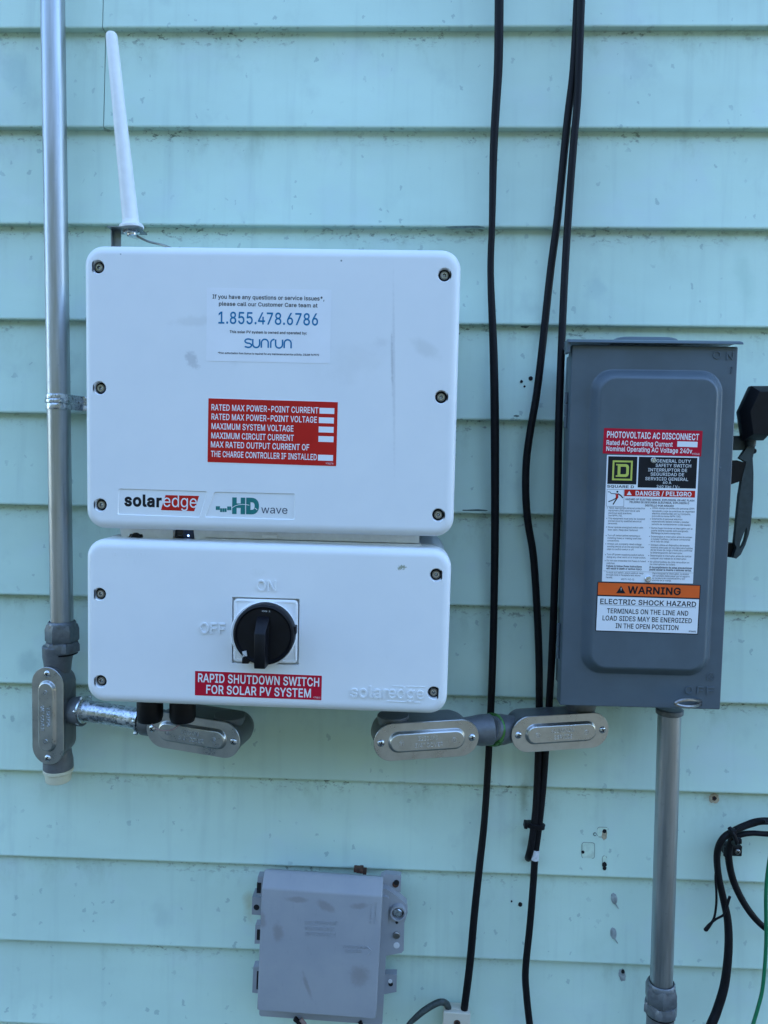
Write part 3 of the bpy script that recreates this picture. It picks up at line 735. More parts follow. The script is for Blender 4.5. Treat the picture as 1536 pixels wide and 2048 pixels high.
def m_tel():
    n = N('weathered_plastic')
    o = n.obj()
    p = n.pos()
    f = n.noise(p, 18, 5.0, .6)
    c = n.mix(n.step(f, .3, .72), (.285, .30, .325), (.325, .335, .35))
    br = (.20, .185, .18)
    for (x, z, rx, rz, a) in ((-23, 103, 17, 5, 0), (11, 97, 14, 7, -.5), (50, 100, 14, 5, .15), (-44, 60, 9, 18, 0), (-65, 75, 7, 13, .2), (56, 14, 17, 16, .4), (-7, -3, 4, 20, .35)):
        c = n.mix(n.math('MULTIPLY', n.blob(o, x * .001, z * .001, rx * .001, rz * .001, a, .28, 90, .7), .55), c, br)
    g = n.noise(n.scale(p, (4, 1, 1)), 60, 5.0, .7)
    c = n.mix(n.step(g, .58, .75, 0, .22), c, (.2, .2, .21))
    n.set(c, n.step(f, .2, .8, .52, .66), 0, .35)
    n.bump(n.noise(p, 900, 3.0), .12, .0004)


def m_ground():
    for nm, c0, c1, c2 in (('dry_yard', (.060, .066, .048), (.085, .087, .07), (.042, .046, .033)), ('yard_concrete', (.25, .25, .235), (.33, .32, .30), (.22, .22, .20))):
        n = N(nm)
        p = n.pos()
        f = n.noise(p, 1.3, 5.0, .65)
        g = n.noise(p, 40, 4.0, .7)
        n.set(n.mix(n.step(g, .3, .7, 0, .5), n.mix(n.step(f, .3, .7), c0, c1), c2), .95)


def m_cream_box():
    n = N('yellowed_plastic')
    o = n.obj()
    c = n.mix(n.noise(n.pos(), 60, 4.0), (.54, .50, .39), (.62, .59, .50))
    c = n.mix(n.math('MULTIPLY', n.blob(o, 0.0, -.0125, .011, .011, 0, .25, 160, .7), .8), c, (.42, .20, .07))
    n.set(c, .5)


plain('blocker_green', (.035, .05, .025), .8, var=.6, sc=4)  # dark green of the added screen that blocks low sky light
m_siding(); m_emt(); m_galv(); m_stamped(); m_tel(); m_ground(); m_cream_box()
m_cover('white_cover', [
    (.124, .020, .0022, .125, .028, .22, 190, .9, .30, (.40, .41, .42)),
    (.122, .032, .0016, .040, .035, .3, 260, .7, .45, (.36, .36, .37)),
    (.153, .046, .024, .009, -.55, .35, 60, .8, .30, (.50, .51, .48)),
    (.112, .050, .010, .007, 0, .5, 90, .9, .22, (.5, .5, .5)),
    (-.075, .068, .030, .007, .06, .4, 80, .8, .25, (.50, .50, .48)),
    (-.078, .030, .008, .011, .3, .55, 150, .7, .45, (.36, .36, .37)),
    (-.030, .040, .020, .022, 0, .5, 70, .9, .22, (.52, .52, .5)),
    (.086, .031, .045, .024, .2, .5, 40, .95, .18, (.55, .56, .54)),
    (.070, .129, .0012, .0012, 0, .2, 400, .6, .9, (.1, .12, .15)),
])
m_cover('white_cover_lower', [
    (.137, .066, .005, .0025, .4, .8, 420, .5, .9, (.28, .30, .20)),
    (-.01, .055, .012, .006, 0, .6, 80, .9, .2, (.55, .55, .5)),
])
plain('white_case', (.70, .71, .70), .5)
plain('cast_case', (.42, .45, .46), .45, .3, var=.1)
plain('white_print', (.80, .80, .80), .45, var=.02)
plain('white_plastic', (.80, .80, .79), .42, var=.03)
plain('label_white', (.80, .81, .83), .40, var=.02, sc=30)
plain('label_grey', (.62, .63, .64), .4, var=.03, sc=30)
plain('label_red', (.52, .018, .012), .5, var=.05, sc=30, spec=.15)
plain('label_crimson', (.50, .009, .030), .5, var=.05, sc=30, spec=.15)
plain('label_orange', (.80, .125, .022), .5, var=.05, sc=30, spec=.2)
plain('ink_black', (.008, .009, .013), .5, var=.1, spec=.25)
plain('ink_blue', (.004, .165, .34), .5, var=.05, spec=.2)
plain('ink_navy', (.018, .035, .085), .45, var=.05)
plain('ink_teal', (.006, .17, .16), .45, var=.05)
plain('ink_lime', (.53, .56, .10), .45, var=.05)
plain('steel_grey_paint', (.080, .108, .130), .40, var=.07, sc=25, bump=.05, bsc=900)
plain('cast_grey', (.12, .13, .138), .42, .25, var=.12, sc=120, bump=.12, bsc=800)
plain('connector_grey', (.15, .165, .178), .42, .45, var=.15, sc=160, bump=.15, bsc=900)
plain('zinc', (.62, .65, .68), .26, .95, var=.15, sc=300)
plain('dark_steel', (.26, .25, .235), .34, .9, var=.15, sc=300)
plain('black_plastic', (.005, .005, .007), .45, var=.2, spec=.25)
plain('black_rubber', (.006, .006, .008), .55, var=.3, sc=150, spec=.2)
plain('black_matt', (.006, .006, .007), .8, var=.2)
plain('dark_handle', (.035, .052, .058), .45, .2, var=.15, sc=150)
plain('cream_plastic', (.60, .58, .43), .5, var=.05)
plain('green_wire', (.006, .16, .065), .38, var=.08)
plain('green_zinc', (.07, .20, .05), .30, .6, var=.3, sc=220)
plain('rubber_green_black', (.03, .05, .045), .6, var=.4, sc=300)
plain('tag_white', (.62, .64, .66), .5, var=.15, sc=300)
plain('pinkish_wire', (.28, .20, .19), .5, var=.1)
plain('bracket_steel', (.20, .23, .235), .38, .7, var=.12)
plain('sealant', (.30, .335, .33), .55, var=.25, sc=180)
plain('rust', (.075, .032, .018), .85, var=.4, sc=220)
plain('rust_wash', (.40, .33, .22), .75, var=.25, sc=200)
plain('bare_patch', (.60, .74, .60), .55, var=.12, sc=120)
plain('old_grime', (.10, .15, .13), .8, var=.3, sc=300)
plain('grey_sheath', (.035, .048, .045), .55, var=.4, sc=260)
plain('window_dark', (.03, .035, .05), .25)
n_ = N('led_blue'); n_.set((.1, .2, .9), .3, emit=(.25, .45, 1.0), strength=1.0)

# ------------------------------------------------------------------ ground
b = MB()
G = 60000
b.add([(-G, -G, 0), (G, -G, 0), (G, G, 0), (-G, G, 0)], [(0, 1, 2, 3)], False)
g = b.build('ground', 'dry_yard')
tag(g, kind='structure')


# added unseen screen behind the camera, foliage-coloured: keeps the low sky off the wall
random.seed(3)
b = MB()
nx, nz = 110, 16
P_ = []
for i in range(nx + 1):
    for j in range(nz + 1):
        x = -110000 + 220000 * i / nx
        top = 17000 + 5000 * min(1, max(0, (2000 - x) / 30000)) + 900 * math.sin(i * .7) + random.uniform(-900, 900)
        P_.append((x + random.uniform(-90, 90), -30000 + random.uniform(-900, 900) - 500 * (j / nz) ** 2, top * j / nz))
b.add(P_, [(i * (nz + 1) + j, i * (nz + 1) + j + 1, (i + 1) * (nz + 1) + j + 1, (i + 1) * (nz + 1) + j) for i in range(nx) for j in range(nz)], False)
b.add([(p[0], p[1] - 5000, p[2]) for p in P_], [(i * (nz + 1) + j, (i + 1) * (nz + 1) + j, (i + 1) * (nz + 1) + j + 1, i * (nz + 1) + j + 1) for i in range(nx) for j in range(nz)], False)
hd = b.build('sky_blocker', 'blocker_green')
tag(hd, kind='stuff')

# ------------------------------------------------------------------ house wall: every lap of siding is a board
S = 114.3
wall = bpy.data.objects.new('house_wall', None)
COL.objects.link(wall)
wall.location = (0, 0, ZG)
tag(wall, 'pale mint green vinyl lap siding wall with grime along the laps', 'wall')
PROF = [(10.6, S + 4.0), (1.0, 6.0), (.25, 3.2), (.0, 1.7), (.5, .5), (1.7, .0), (11.2, .3)]


def board(x0, x1, z, dy=0.0, px0=0.0):
    bb = MB()
    nseg = max(1, int((x1 - x0) / 260))
    rings = []
    for i in range(nseg + 1):
        x = x0 + (x1 - x0) * i / nseg
        wv = .0 if i in (0, nseg) else random.uniform(-.35, .35)
        rings.append([(x, y + dy + wv * (1 if j < 2 else .5), z + zz) for j, (y, zz) in enumerate(PROF)])
    # open strip, outside looking to -Y
    n = len(PROF)
    fs_ = []
    for i in range(nseg):
        for j in range(n - 1):
            a = i * n + j
            fs_.append((a, a + 1, a + n + 1, a + n))
    bb.add([p for r in rings for p in r], fs_, True)
    # end edges give the sheet its thickness
    for r, s in ((rings[0], -1), (rings[-1], 1)):
        q = [(x, y + 1.3, zz) for x, y, zz in r]
        f2 = [(j, j + 1, n + j + 1, n + j) if s > 0 else (j + 1, j, n + j, n + j + 1) for j in range(n - 1)]
        bb.add(r + q, f2, False)
    return bb.build('siding_board', 'siding', wall)


seam = at(206, 150, 0).x * 1000
for k in range(-10, 17):
    z = -k * S
    if k in (0, 1):
        board(-2600, seam - .55, z)
        board(seam + .55, 2600, z, -.5)
    elif k in (-4, -3):
        board(-2600, 700, z); board(680, 2600, z, -1.5)
    elif k in (14, 15):
        board(-2600, -900, z); board(-920, 2600, z, -1.5)
    else:
        board(-2600, 2600, z)
b = MB()
b.box(-2600, 2600, 160, 12.5, -1880, 1290)
b.build('sheathing', 'cast_case', wall)


def on_wall(px, py, d=0.0):
    p = at(px, py, d)
    return (p.x * 1000, (p.z - ZG) * 1000)


def face_y(z):
    """y (mm) of the siding face at local z."""
    fr = (z % S) / S
    return .25 + fr * 9.6


def wall_disc(name, px, py, rx, rz, mat, lift=.5, ang=0.0, dome=0.0, wob=0.0, n=18):
    x, z = on_wall(px, py, -.004)
    y = face_y(z)
    bb = MB()
    lp = []
    for i in range(n):
        a = 2 * math.pi * i / n
        r = 1 + random.uniform(-wob, wob)
        u, w = rx * r * math.cos(a), rz * r * math.sin(a)
        lp.append((u * math.cos(ang) - w * math.sin(ang), u * math.sin(ang) + w * math.cos(ang)))
    sl = 9.6 / S
    R = []
    for k, yy in ((1.0, 1.0), (1.0, -lift), (.7, -lift - dome * .7), (.35, -lift - dome)):
        R.append([(x + u * k, y + yy + w * k * sl, z + w * k) for u, w in lp])
    bb.loft(R if dome else R[:2], cap0=False)
    return bb.build(name, mat, wall)


# screw holes, rust, sealant and paint damage on the boards
for (px, py, r) in ((1041, 1811, 2.7), (1023.6, 1805, 1.2), (1061.5, 757, 2.6), (1043, 763, 1.8), (1049, 773, 1.3), (1208, 1727, 3.0), (1208, 1734, 2.4)):
    wall_disc('drill_hole', px, py, r, r * 1.05, 'black_matt', .3, wob=.12)
wall_disc('rust_wash', 1431, 1600, 6.5, 6.2, 'rust_wash', .2, wob=.14)
wall_disc('drill_hole', 1431.6, 1600, 2.9, 2.9, 'rust', .35, wob=.15)
wall_disc('drill_hole', 1431.9, 1600, 1.7, 1.7, 'black_matt', .5)
wall_disc('rust_wash', 1209, 1670, 3.4, 6.6, 'rust_wash', .2, wob=.12)
wall_disc('drill_hole', 1209.5, 1663, 2.6, 2.6, 'black_matt', .4, wob=.1)
wall_disc('drill_hole', 1190, 1669, 2.1, 2.3, 'old_grime', .3)
wall_disc('drill_hole', 1190.3, 1669, 1.1, 1.3, 'siding', .5)
wall_disc('drill_hole', 1165.3, 1703, 2.0, 2.0, 'black_matt', .4)
for (px, py, w, h) in ((1176, 1700, 8.2, 10.2), (1206, 1665, 7.0, 6.5), (1208, 1722, 3.0, 8)):
    x, z = on_wall(px, py, -.004)
    bb = MB()
    y = face_y(z)
    sl = 9.6 / S
    o_, i_ = rrect(2 * w, 2 * h, 3, 3), rrect(2 * w - 1.0, 2 * h - 1.0, 2.6, 3)
    n = len(o_)
    V = [(x + u, y - .18 + v * sl, z + v) for u, v in o_] + [(x + u, y - .18 + v * sl, z + v) for u, v in i_]
    bb.add(V, [(i, (i + 1) % n, n + (i + 1) % n, n + i) for i in range(n) if random.random() < .62], False)
    bb.build('bracket_outline', 'old_grime', wall)
    bb = MB()
    q = rrect(2 * w - 1.2, 2 * h - 1.2, 2.4, 3)
    bb.add([(x + u, y - .12 + v * sl, z + v) for u, v in q], [tuple(range(len(q)))], False)
    bb.build('bare_patch', 'bare_patch', wall)
for (px, py, rx, rz, a) in ((1229.5, 1800, 4.0, 7.2, .22), (1226.5, 1866, 4.0, 7.4, .1)):
    bo = wall_disc('sealant_blob', px, py, rx, rz, 'sealant', .3, a, 1.2, .06)
    x, z = on_wall(px + 6, py + 15, -.004)
    bb = MB()
    y = face_y(z)
    bb.tube([(x - 3.0, y - .5, z + 4.5), (x - 1, y - .6, z + 1.5), (x + 1.5, y - .5, z - 2.5)], [.9, .7, .4], 6)
    bb.build('sealant_drip', 'sealant', wall)
wall_disc('sealant_blob', 1246, 1954, 4.6, 8.0, 'sealant', .3, .25, .8, .16)
wall_disc('drill_hole', 1247.5, 1947, 2.2, 2.4, 'black_matt', 1.4)
# chipped paint along lap edges
for (px, py, L, h) in ((930, 454, 24, 1.7), (1052, 650, 5.0, 1.9), (950, 1021, 16, 1.4), (1035, 838, 4, 1.4), (1033, 832, 3.5, 1.3)):
    x, z = on_wall(px, py, 0.0)
    y = face_y(z)
    bb = MB()
    lp = []
    n = 14
    for i in range(n):
        a = 2 * math.pi * i / n
        lp.append((x + L * math.cos(a), y - .22 , z + h * math.sin(a) * random.uniform(.6, 1.2)))
    bb.loft([[(p[0], p[1] + .6, p[2]) for p in lp], lp], cap0=False)
    bb.build('paint_chip', 'old_grime', wall)

# ------------------------------------------------------------------ conduits, conduit bodies and fittings
def hexnut(bb, o, axis, r, h, rot=0.0):
    bb.lathe(o, axis, [(r * .93, 0), (r, h * .08), (r, h * .72), (r * .9, h)], 6, rot)


def conduit(label, p_top, p_bot, d, rad, name='metal_conduit', group=None, collar=False):
    A, B = at(*p_top, d), at(*p_bot, d)
    F = Frame(name, B, label, 'conduit', group=group)
    a = (F.I @ A) * 1000
    bb = MB()
    ax = a.normalized()
    bb.lathe((0, 0, 0), a, [(rad, 0), (rad, a.length)], 40)
    bb.build('tube', 'emt', F)
    # compression connector at the bottom end: gland nut over a hex ring
    bb = MB()
    n0 = -ax * 2
    bb.lathe(n0, ax, [(rad + .6, 25), (rad + 1.6, 27), (rad + 2.8, 25.6), (rad + 3.1, 22), (rad + 3.1, 2), (rad + 2, 1)], 48)
    hexnut(bb, n0 + ax * 2.0, ax, rad * 1.47, 21, .35)
    bb.build('gland_nut', 'connector_grey', F)
    bb = MB()
    hexnut(bb, n0 - ax * 11.0, ax, rad * 1.56, 12.5, .1)
    bb.lathe(n0 - ax * 11.5, ax, [(rad + 4.8, 0), (rad + 5.4, 1.2), (rad + 5.4, 9), (rad + 4.6, 12.6)], 40)
    bb.build('connector_ring', 'connector_grey', F)
    bb = MB()
    bb.lathe(n0 - ax * 13.6, ax, [(rad + 4.4, 0), (rad + 4.4, 2.2)], 32)
    bb.build('seal_ring', 'black_rubber', F)
    return F, ax


conduit('upright galvanised conduit left of the white boxes, running up out of the picture', (103, -160), (124.5, 1282), .030, 13.4)
Fc, axc = conduit('upright galvanised conduit coming out of the bottom of the grey switch box', (1339, 1424), (1321.5, 2002), .050, 13.2)
bb = MB()
L_ = ((Fc.I @ at(1339, 1424, .05)) * 1000).length
bb.lathe(axc * (L_ - 2.5), axc, [(14.2, 0), (15.6, 1.2), (15.6, 6), (13.5, 7)], 32)
bb.build('collar', 'connector_grey', Fc)
bb = MB()
bb.lathe(axc * -95, axc, [(16, 0), (16, 82)], 36)
bb.build('connector_body', 'cast_grey', Fc)


def stadium(L, W, n=12, y=0.0):
    return [(x, y, z) for x, z in rrect(L, W, W / 2 - .01, n)]


def pan_screw(bb, x, y, z, r=4.2, mat='zinc', ang=.5):
    bb.mat(mat)
    bb.lathe((x, y, z), (0, -1, 0), [(r * .95, -.4), (r, .3), (r * .85, 1.3), (r * .5, 1.9), (.4, 2.05)], 20)
    bb.mat('black_matt')
    for a in (ang, ang + math.pi / 2):
        c, s = math.cos(a), math.sin(a)
        q = [(-.62 * r, -.14 * r), (.62 * r, -.14 * r), (.62 * r, .14 * r), (-.62 * r, .14 * r)]
        bb.loft([[(x + u * c - v * s, y - 1.6, z + u * s + v * c) for u, v in q], [(x + u * c - v * s, y - 2.12, z + u * s + v * c) for u, v in q]])


class Flat:
    """Text plane in a thing's own XZ plane."""
    def __init__(self, y, cx=0, cz=0, ang=0.0):
        self.y, self.cx, self.cz, self.co, self.si = y, cx, cz, math.cos(ang), math.sin(ang)

    def xyz(self, u, v, lift=0.0):
        return (self.cx + u * self.co - v * self.si, self.y - lift, self.cz + u * self.si + v * self.co)


def conduit_body(loc, label, roll, yaw, lines, hubs, pitch=0.0, mat='cast_grey', cap=None, dp=37.0):
    F = Frame('conduit_fitting', loc, label, 'conduit fitting', roll=roll, yaw=yaw, pitch=pitch, group='cast conduit bodies')
    L, W = 120.0, 42.0
    bb = MB()
    bb.loft([stadium(L - 3, W - 3, 12, 0), stadium(L - 2, W - 2, 12, .8), stadium(L - 2, W - 2, 12, 5), stadium(L - 6, W - 4.5, 12, 8),
             stadium(L - 8, W - 5, 12, dp - 17), stadium(L - 14, W - 8, 12, dp - 7), stadium(L - 24, W - 16, 12, dp - 1.5), stadium(L - 38, W - 28, 12, dp)][::-1])
    for (ox, oz, ax, ln) in hubs:
        bb.lathe((ox, 18.5, oz), ax, [(15.0, 0), (16.2, ln * .35), (17.6, ln * .6), (17.8, ln - 1), (17.0, ln)], 32)
    bb.build('body', mat, F)
    bb = MB()
    bb.loft([stadium(L - 1.4, W - 1.4, 12, .6), stadium(L - 1.4, W - 1.4, 12, -.6)])
    bb.build('gasket', 'black_rubber', F)
    bb = MB()
    l2, w2 = L - 32, W - 18
    rings = [stadium(L - .6, W - .6, 12, -.6), stadium(L, W, 12, -1.0), stadium(L, W, 12, -1.9), stadium(L - .9, W - .9, 12, -2.4)]
    bb.loft(rings, True, False)
    bb.face_holes([[(x, z) for x, _, z in stadium(L - .9, W - .9, 12)], [(x, z) for x, _, z in stadium(l2, w2, 12)]], -2.4)
    bb.loft([stadium(l2, w2, 12, -2.4), stadium(l2 - .8, w2 - .8, 12, -2.7), stadium(l2 - 2.2, w2 - 2.2, 12, -4.2), stadium(l2 - 3.6, w2 - 3.6, 12, -5.7), stadium(l2 - 5, w2 - 5, 12, -6.3), stadium(l2 - 6.4, w2 - 6.4, 12, -6.5)], False, True)
    cov = bb.build('cover', 'stamped_steel', F)
    bb = MB()
    T = Flat(-6.5)
    for s, u0, u1, v in lines:
        bb.text(T, s, u0, u1, v, 4.5, .6, .004, 2, extrude=.7)
    for u in (-30, 30):
        n = 20
        ring_o, ring_i = circ(u, 0, 2.9, n), circ(u, 0, 2.3, n)
        bb.add([(x, -6.95, z) for x, z in ring_o] + [(x, -6.95, z) for x, z in ring_i], [(i, (i + 1) % n, n + (i + 1) % n, n + i) for i in range(n)], False)
        bb.add([(x, -6.4, z) for x, z in ring_o] + [(x, -6.95, z) for x, z in ring_o], [(i, (i + 1) % n, n + (i + 1) % n, n + i) for i in range(n)], False)
        bb.text(T, 'S', u - 1.0, u + 1.0, -1.3, 2.6, .45, .0, 2, extrude=.6)
    bb.build('cover_lettering', 'zinc', cov)
    for x in (-52, 52):
        bb = MB()
        pan_screw(bb, x, -2.4, 0, 4.1, 'zinc', random.uniform(0, 1.5))
        bb.build('cover_screw', 'zinc', F)
    if cap:
        bb = MB()
        ox, oz, ax, r, ln = cap
        bb.lathe((ox, 18.5, oz), ax, [(r * .93, 0), (r * 1.08, 1.5), (r * 1.08, 4.5), (r * .97, 6), (r * .9, ln - 1), (r * .84, ln)], 32)
        bb.build('end_plug', 'cream_plastic', F)
    return F


std = [('E121490', -11, 11, 1.6), ('3/4" COVER', -15, 17, -6.0)]
LB1 = conduit_body(at(97.5, 1431, .050), 'cast grey conduit body set upright with a cream plug in its lower end', -90.6, -9, std,
                   [(-48, 0, (-1, 0, 0), 34), (45, 0, (1, 0, 0), 28), (-2, 12, (0, 0, 1), 24)], cap=(72, 0, (1, 0, 0), 16.5, 17))
LB2 = conduit_body(at(386.5, 1468.5, .090), 'dark conduit body partly hidden by black cable glands below the white switch box', -1.6, -14, std,
                   [(-50, 0, (-1, 0, 0), 26), (36, 8, (0, 0, 1), 14)], dp=56)
LB3 = conduit_body(at(853, 1479, .112), 'conduit body with shiny cover below the lower right corner of the white switch box', .0, 14, std,
                   [(48, 0, (1, 0, 0), 34), (-34, 8, (0, 0, 1), 16)], dp=52)
LB4 = conduit_body(at(1120, 1463.5, .070), 'conduit body with shiny cover below the lower left corner of the grey switch box', .0, 14,
                   [('ALUMINUM', -14, 14, 1.6), ('SERVICE', -10, 12, -6.0)],
                   [(-48, 0, (-1, 0, 0), 26), (34, 8, (0, 0, 1), 24)], dp=44)

# zinc nipple between the left two bodies
A = LB1.M @ Vector((-.004, .0185, .030))
B = LB2.M @ Vector((-.074, .0185, 0))
F = Frame('pipe_nipple', (A + B) / 2, 'short mottled zinc pipe joining the upright conduit body to the next one', 'pipe')
a, c = F.I @ A * 1000, F.I @ B * 1000
ax = (c - a).normalized()
bb = MB()
bb.lathe(a, ax, [(12.6, -6), (12.6, (c - a).length + 4)], 36)
bb.build('pipe', 'galvanised', F)
for o_, k in ((a, 3), (c, -8)):
    bb = MB()
    p = o_ + ax * k
    bb.lathe(p, ax, [(14.5, 0), (17.2, 1), (17.2, 3.2), (14.5, 4.2)], 32)
    for i in range(6):
        t = i * math.pi / 3 + .3
        u = Vector((0, 0, 1)); w = ax.cross(u).normalized(); u = w.cross(ax)
        q = p + ax * 2 + (u * math.cos(t) + w * math.sin(t)) * 17.3
        bb.lathe(q - ax * 1.8, ax, [(2.0, 0), (2.3, .6), (2.3, 3), (2, 3.6)], 8)
    bb.build('locknut', 'zinc', F)

# close nipple with green rings between the right two bodies
A = LB3.M @ Vector((.082, .0185, 0))
B = LB4.M @ Vector((-.074, .0185, 0))
F = Frame('pipe_coupling', (A + B) / 2, 'short coupling with green sealing rings between the two shiny-covered conduit bodies', 'coupling')
a, c = F.I @ A * 1000, F.I @ B * 1000
ax = (c - a).normalized()
L_ = (c - a).length
bb = MB()
bb.lathe(a, ax, [(15.5, -8), (15.5, L_ + 8)], 36)
bb.build('nipple', 'cast_grey', F)
mid = L_ * .5
for k in (-2.6, 0.9, 4.4):
    bb = MB()
    bb.lathe(a + ax * (mid + k - 1.5), ax, [(17.5, 0), (18.8, .7), (18.8, 2.0), (17.5, 2.7)], 32)
    bb.build('sealing_ring', 'green_zinc', F)

# strap on the left conduit
F = Frame('conduit_strap', at(118, 804, .028), 'shiny one-hole strap holding the left conduit beside the white box', 'pipe strap')
bb = MB()
c0 = F.p(118, 804, .030)
R = 14.4
arc = [(c0.x + R * math.cos(t), c0.y + R * math.sin(t)) for t in [D2R(-195 + i * 15) for i in range(14)]]
arc = [(arc[0][0] - .3, 26)] + arc + [(c0.x + R + 1.5, 17), (c0.x + R + 3, 25), (c0.x + R + 8, 27.0), (c0.x + 38, 27.0)]
for (z0, z1, g) in ((3.2, 9, 0), (-9, -1.6, 0), (-1.6, 3.2, 1.3)):
    A_ = []
    for z in (z0, z0 + .5, z1 - .5, z1):
        e = 0 if z in (z0, z1) else .9
        A_.append([(c0.x + (x - c0.x) * (1 + (e + g) / 30), y - (e + g) * .4, c0.z + z) for x, y in arc])
    bb.loft(A_, False, False, closed=False)
    bb.loft([[(x, y + .5, z) for x, y, z in r] for r in A_][::-1], False, False, closed=False)
bb.build('strap', 'galvanised', F)
bb = MB()
xs, zs = F.l(171, 803, .004)
bb.lathe((xs, 27.2, zs), (0, -1, 0), [(5.0, 0), (5.0, 1.0)], 24)
bb.build('strap_hole_rim', 'black_matt', F)
bb = MB()
bb.lathe((xs, 26.4, zs), (0, -1, 0), [(3.9, 0), (3.9, 2.2)], 24)
bb.build('strap_nail', 'zinc', F)


# ------------------------------------------------------------------ white solar inverter
def cover_shell(bb, w, h, r, bev, yb, yf, holes, cut=None):
    """Rounded lid with a rounded front edge and countersunk screw holes (x, z)."""
    R = [[(x, yb, z) for x, z in rrect(w, h, r, 8)]]
    k = 7
    for i in range(k + 1):
        a = math.pi / 2 * i / k
        ins = bev * (1 - math.cos(a))
        y = yf + bev * .8 * (1 - math.sin(a))
        R.append([(x, y, z) for x, z in rrect(w - 2 * ins, h - 2 * ins, max(r - ins, 1), 8)])
    R.append([(x, yf, z) for x, z in rrect(w - 2 * bev - 3, h - 2 * bev - 3, max(r - bev - 1.5, 1), 8)])
    bb.loft(R, True, False)
    lp = [[(x, z) for x, _, z in R[-1]]]
    for (x, z) in holes:
        lp.append(circ(x, z, 7.0, 28))
    if cut:
        lp.append(cut)
    bb.face_holes(lp, yf)
    for (x, z) in holes:
        # chamfered rim and dark well
        bb.loft([[(px, yf, pz) for px, pz in circ(x, z, 7.0, 28)], [(px, yf + .7, pz) for px, pz in circ(x, z, 6.5, 28)], [(px, yf + 1.6, pz) for px, pz in circ(x, z, 6.1, 28)],
                 [(px, yf + 7, pz) for px, pz in circ(x, z, 5.9, 28)]], False, False)
        bb.add([(px, yf + 7, pz) for px, pz in circ(x, z, 5.9, 28)], [tuple(range(28))], False)


def socket_screw(x, z, y, parent):
    """Dark washer and a steel socket-head screw at the bottom of a well."""
    bb = MB()
    bb.mat('black_matt')
    bb.lathe((x, y + 6.9, z), (0, -1, 0), [(5.7, 0), (5.7, 1.6), (4.6, 1.9)], 24)
    bb.mat('dark_steel')
    bb.lathe((x, y + 5.4, z), (0, -1, 0), [(4.1, 0), (4.1, 2.2), (3.7, 2.8), (2.3, 2.8)], 24, caps=False)
    bb.mat('zinc')
    bb.lathe((x, y + 5.4, z), (0, -1, 0), [(2.6, 2.83), (2.0, 2.83)], 20, caps=False)
    bb.mat('dark_steel')
    bb.lathe((x, y + 5.4, z), (0, -1, 0), [(2.15, 2.8), (1.7, 2.2), (1.7, .8)], 6, caps=False)
    bb.mat('zinc')
    bb.lathe((x, y + 5.4, z), (0, -1, 0), [(1.8, .7), (1.0, 1.3), (.3, 1.5)], 12)
    return bb.build('cover_screw', 'zinc', parent)


DV = .174
INV = Frame('solar_inverter', Vector((-.1435, 0, -.4405 + ZG)), 'large white inverter box with red and white labels, below the white antenna', 'inverter', roll=-.25)
W1, H1 = 375.0, 283.0
holes = [INV.l(px, py, DV) for px, py in ((195.5, 533.5), (889, 549.5), (199, 776), (882.5, 794), (200.5, 1010), (876.5, 1030))]
# badge panels are shallow recesses with slanted facing ends
pb1 = Plate(INV, ((237, 977), (414, 982.5), (406, 1035), (235, 1029)), DV)
pb2 = Plate(INV, ((428, 983.3), (590, 987.3), (589, 1040), (409, 1034.5)), DV)


def badge_loop(P, c, r=1.6):
    q = [P.uv(*p) for p in c]
    out = []
    n = len(q)
    for i in range(n):
        a, b_, c_ = Vector(q[i - 1]), Vector(q[i]), Vector(q[(i + 1) % n])
        u, w = (a - b_).normalized(), (c_ - b_).normalized()
        for k in range(4):
            t = k / 3
            p = (b_ + u * r) * (1 - t) ** 2 + b_ * 2 * t * (1 - t) + (b_ + w * r) * t ** 2
            out.append((p.x, p.y))
    return out


bl1 = badge_loop(pb1, ((237, 977), (414.5, 982.6), (399.5, 1035), (235, 1029)))
bl2 = badge_loop(pb2, ((428.6, 983.4), (590, 987.3), (589, 1039.8), (409, 1034.5)))


def ccw(lp):
    a = sum(lp[i][0] * lp[(i + 1) % len(lp)][1] - lp[(i + 1) % len(lp)][0] * lp[i][1] for i in range(len(lp)))
    return lp if a > 0 else lp[::-1]


YF = -DV * 1000
bb = MB()
R = []
r0, bev = 19.0, 9.0
R.append([(x, YF + 30, z) for x, z in rrect(W1, H1, r0, 8)])
for i in range(8):
    a = math.pi / 2 * i / 7
    ins = bev * (1 - math.cos(a))
    R.append([(x, YF + bev * .8 * (1 - math.sin(a)), z) for x, z in rrect(W1 - 2 * ins, H1 - 2 * ins, r0 - ins, 8)])
R.append([(x, YF, z) for x, z in rrect(W1 - 2 * bev - 3, H1 - 2 * bev - 3, r0 - bev - 1.5, 8)])
bb.loft(R, True, False)
L1 = [pb1.xyz(u, v)[::2] for u, v in ccw(bl1)]
L2 = [pb2.xyz(u, v)[::2] for u, v in ccw(bl2)]
bb.face_holes([[(x, z) for x, _, z in R[-1]]] + [circ(x, z, 7.0, 28) for x, z in holes] + [L1, L2], YF)
for lp in (L1, L2):
    cx, cz = sum(p[0] for p in lp) / len(lp), sum(p[1] for p in lp) / len(lp)
    inner = [(cx + (x - cx) * (1 - .6 / abs(x - cx) if abs(x - cx) > 2 else 1), cz + (z - cz) * (1 - .6 / abs(z - cz) if abs(z - cz) > 2 else 1)) for x, z in lp]
    bb.loft([[(x, YF, z) for x, z in lp], [(x, YF + .9, z) for x, z in inner]], False, True)
for (x, z) in holes:
    bb.loft([[(px, YF + dy, pz) for px, pz in circ(x, z, rr, 28)] for rr, dy in ((7.0, 0), (6.5, .7), (6.1, 1.6), (5.9, 7))], False, True)
bb.build('front_cover', 'white_cover', INV)
for (x, z) in holes:
    socket_screw(x, z, YF, INV)
bb = MB()
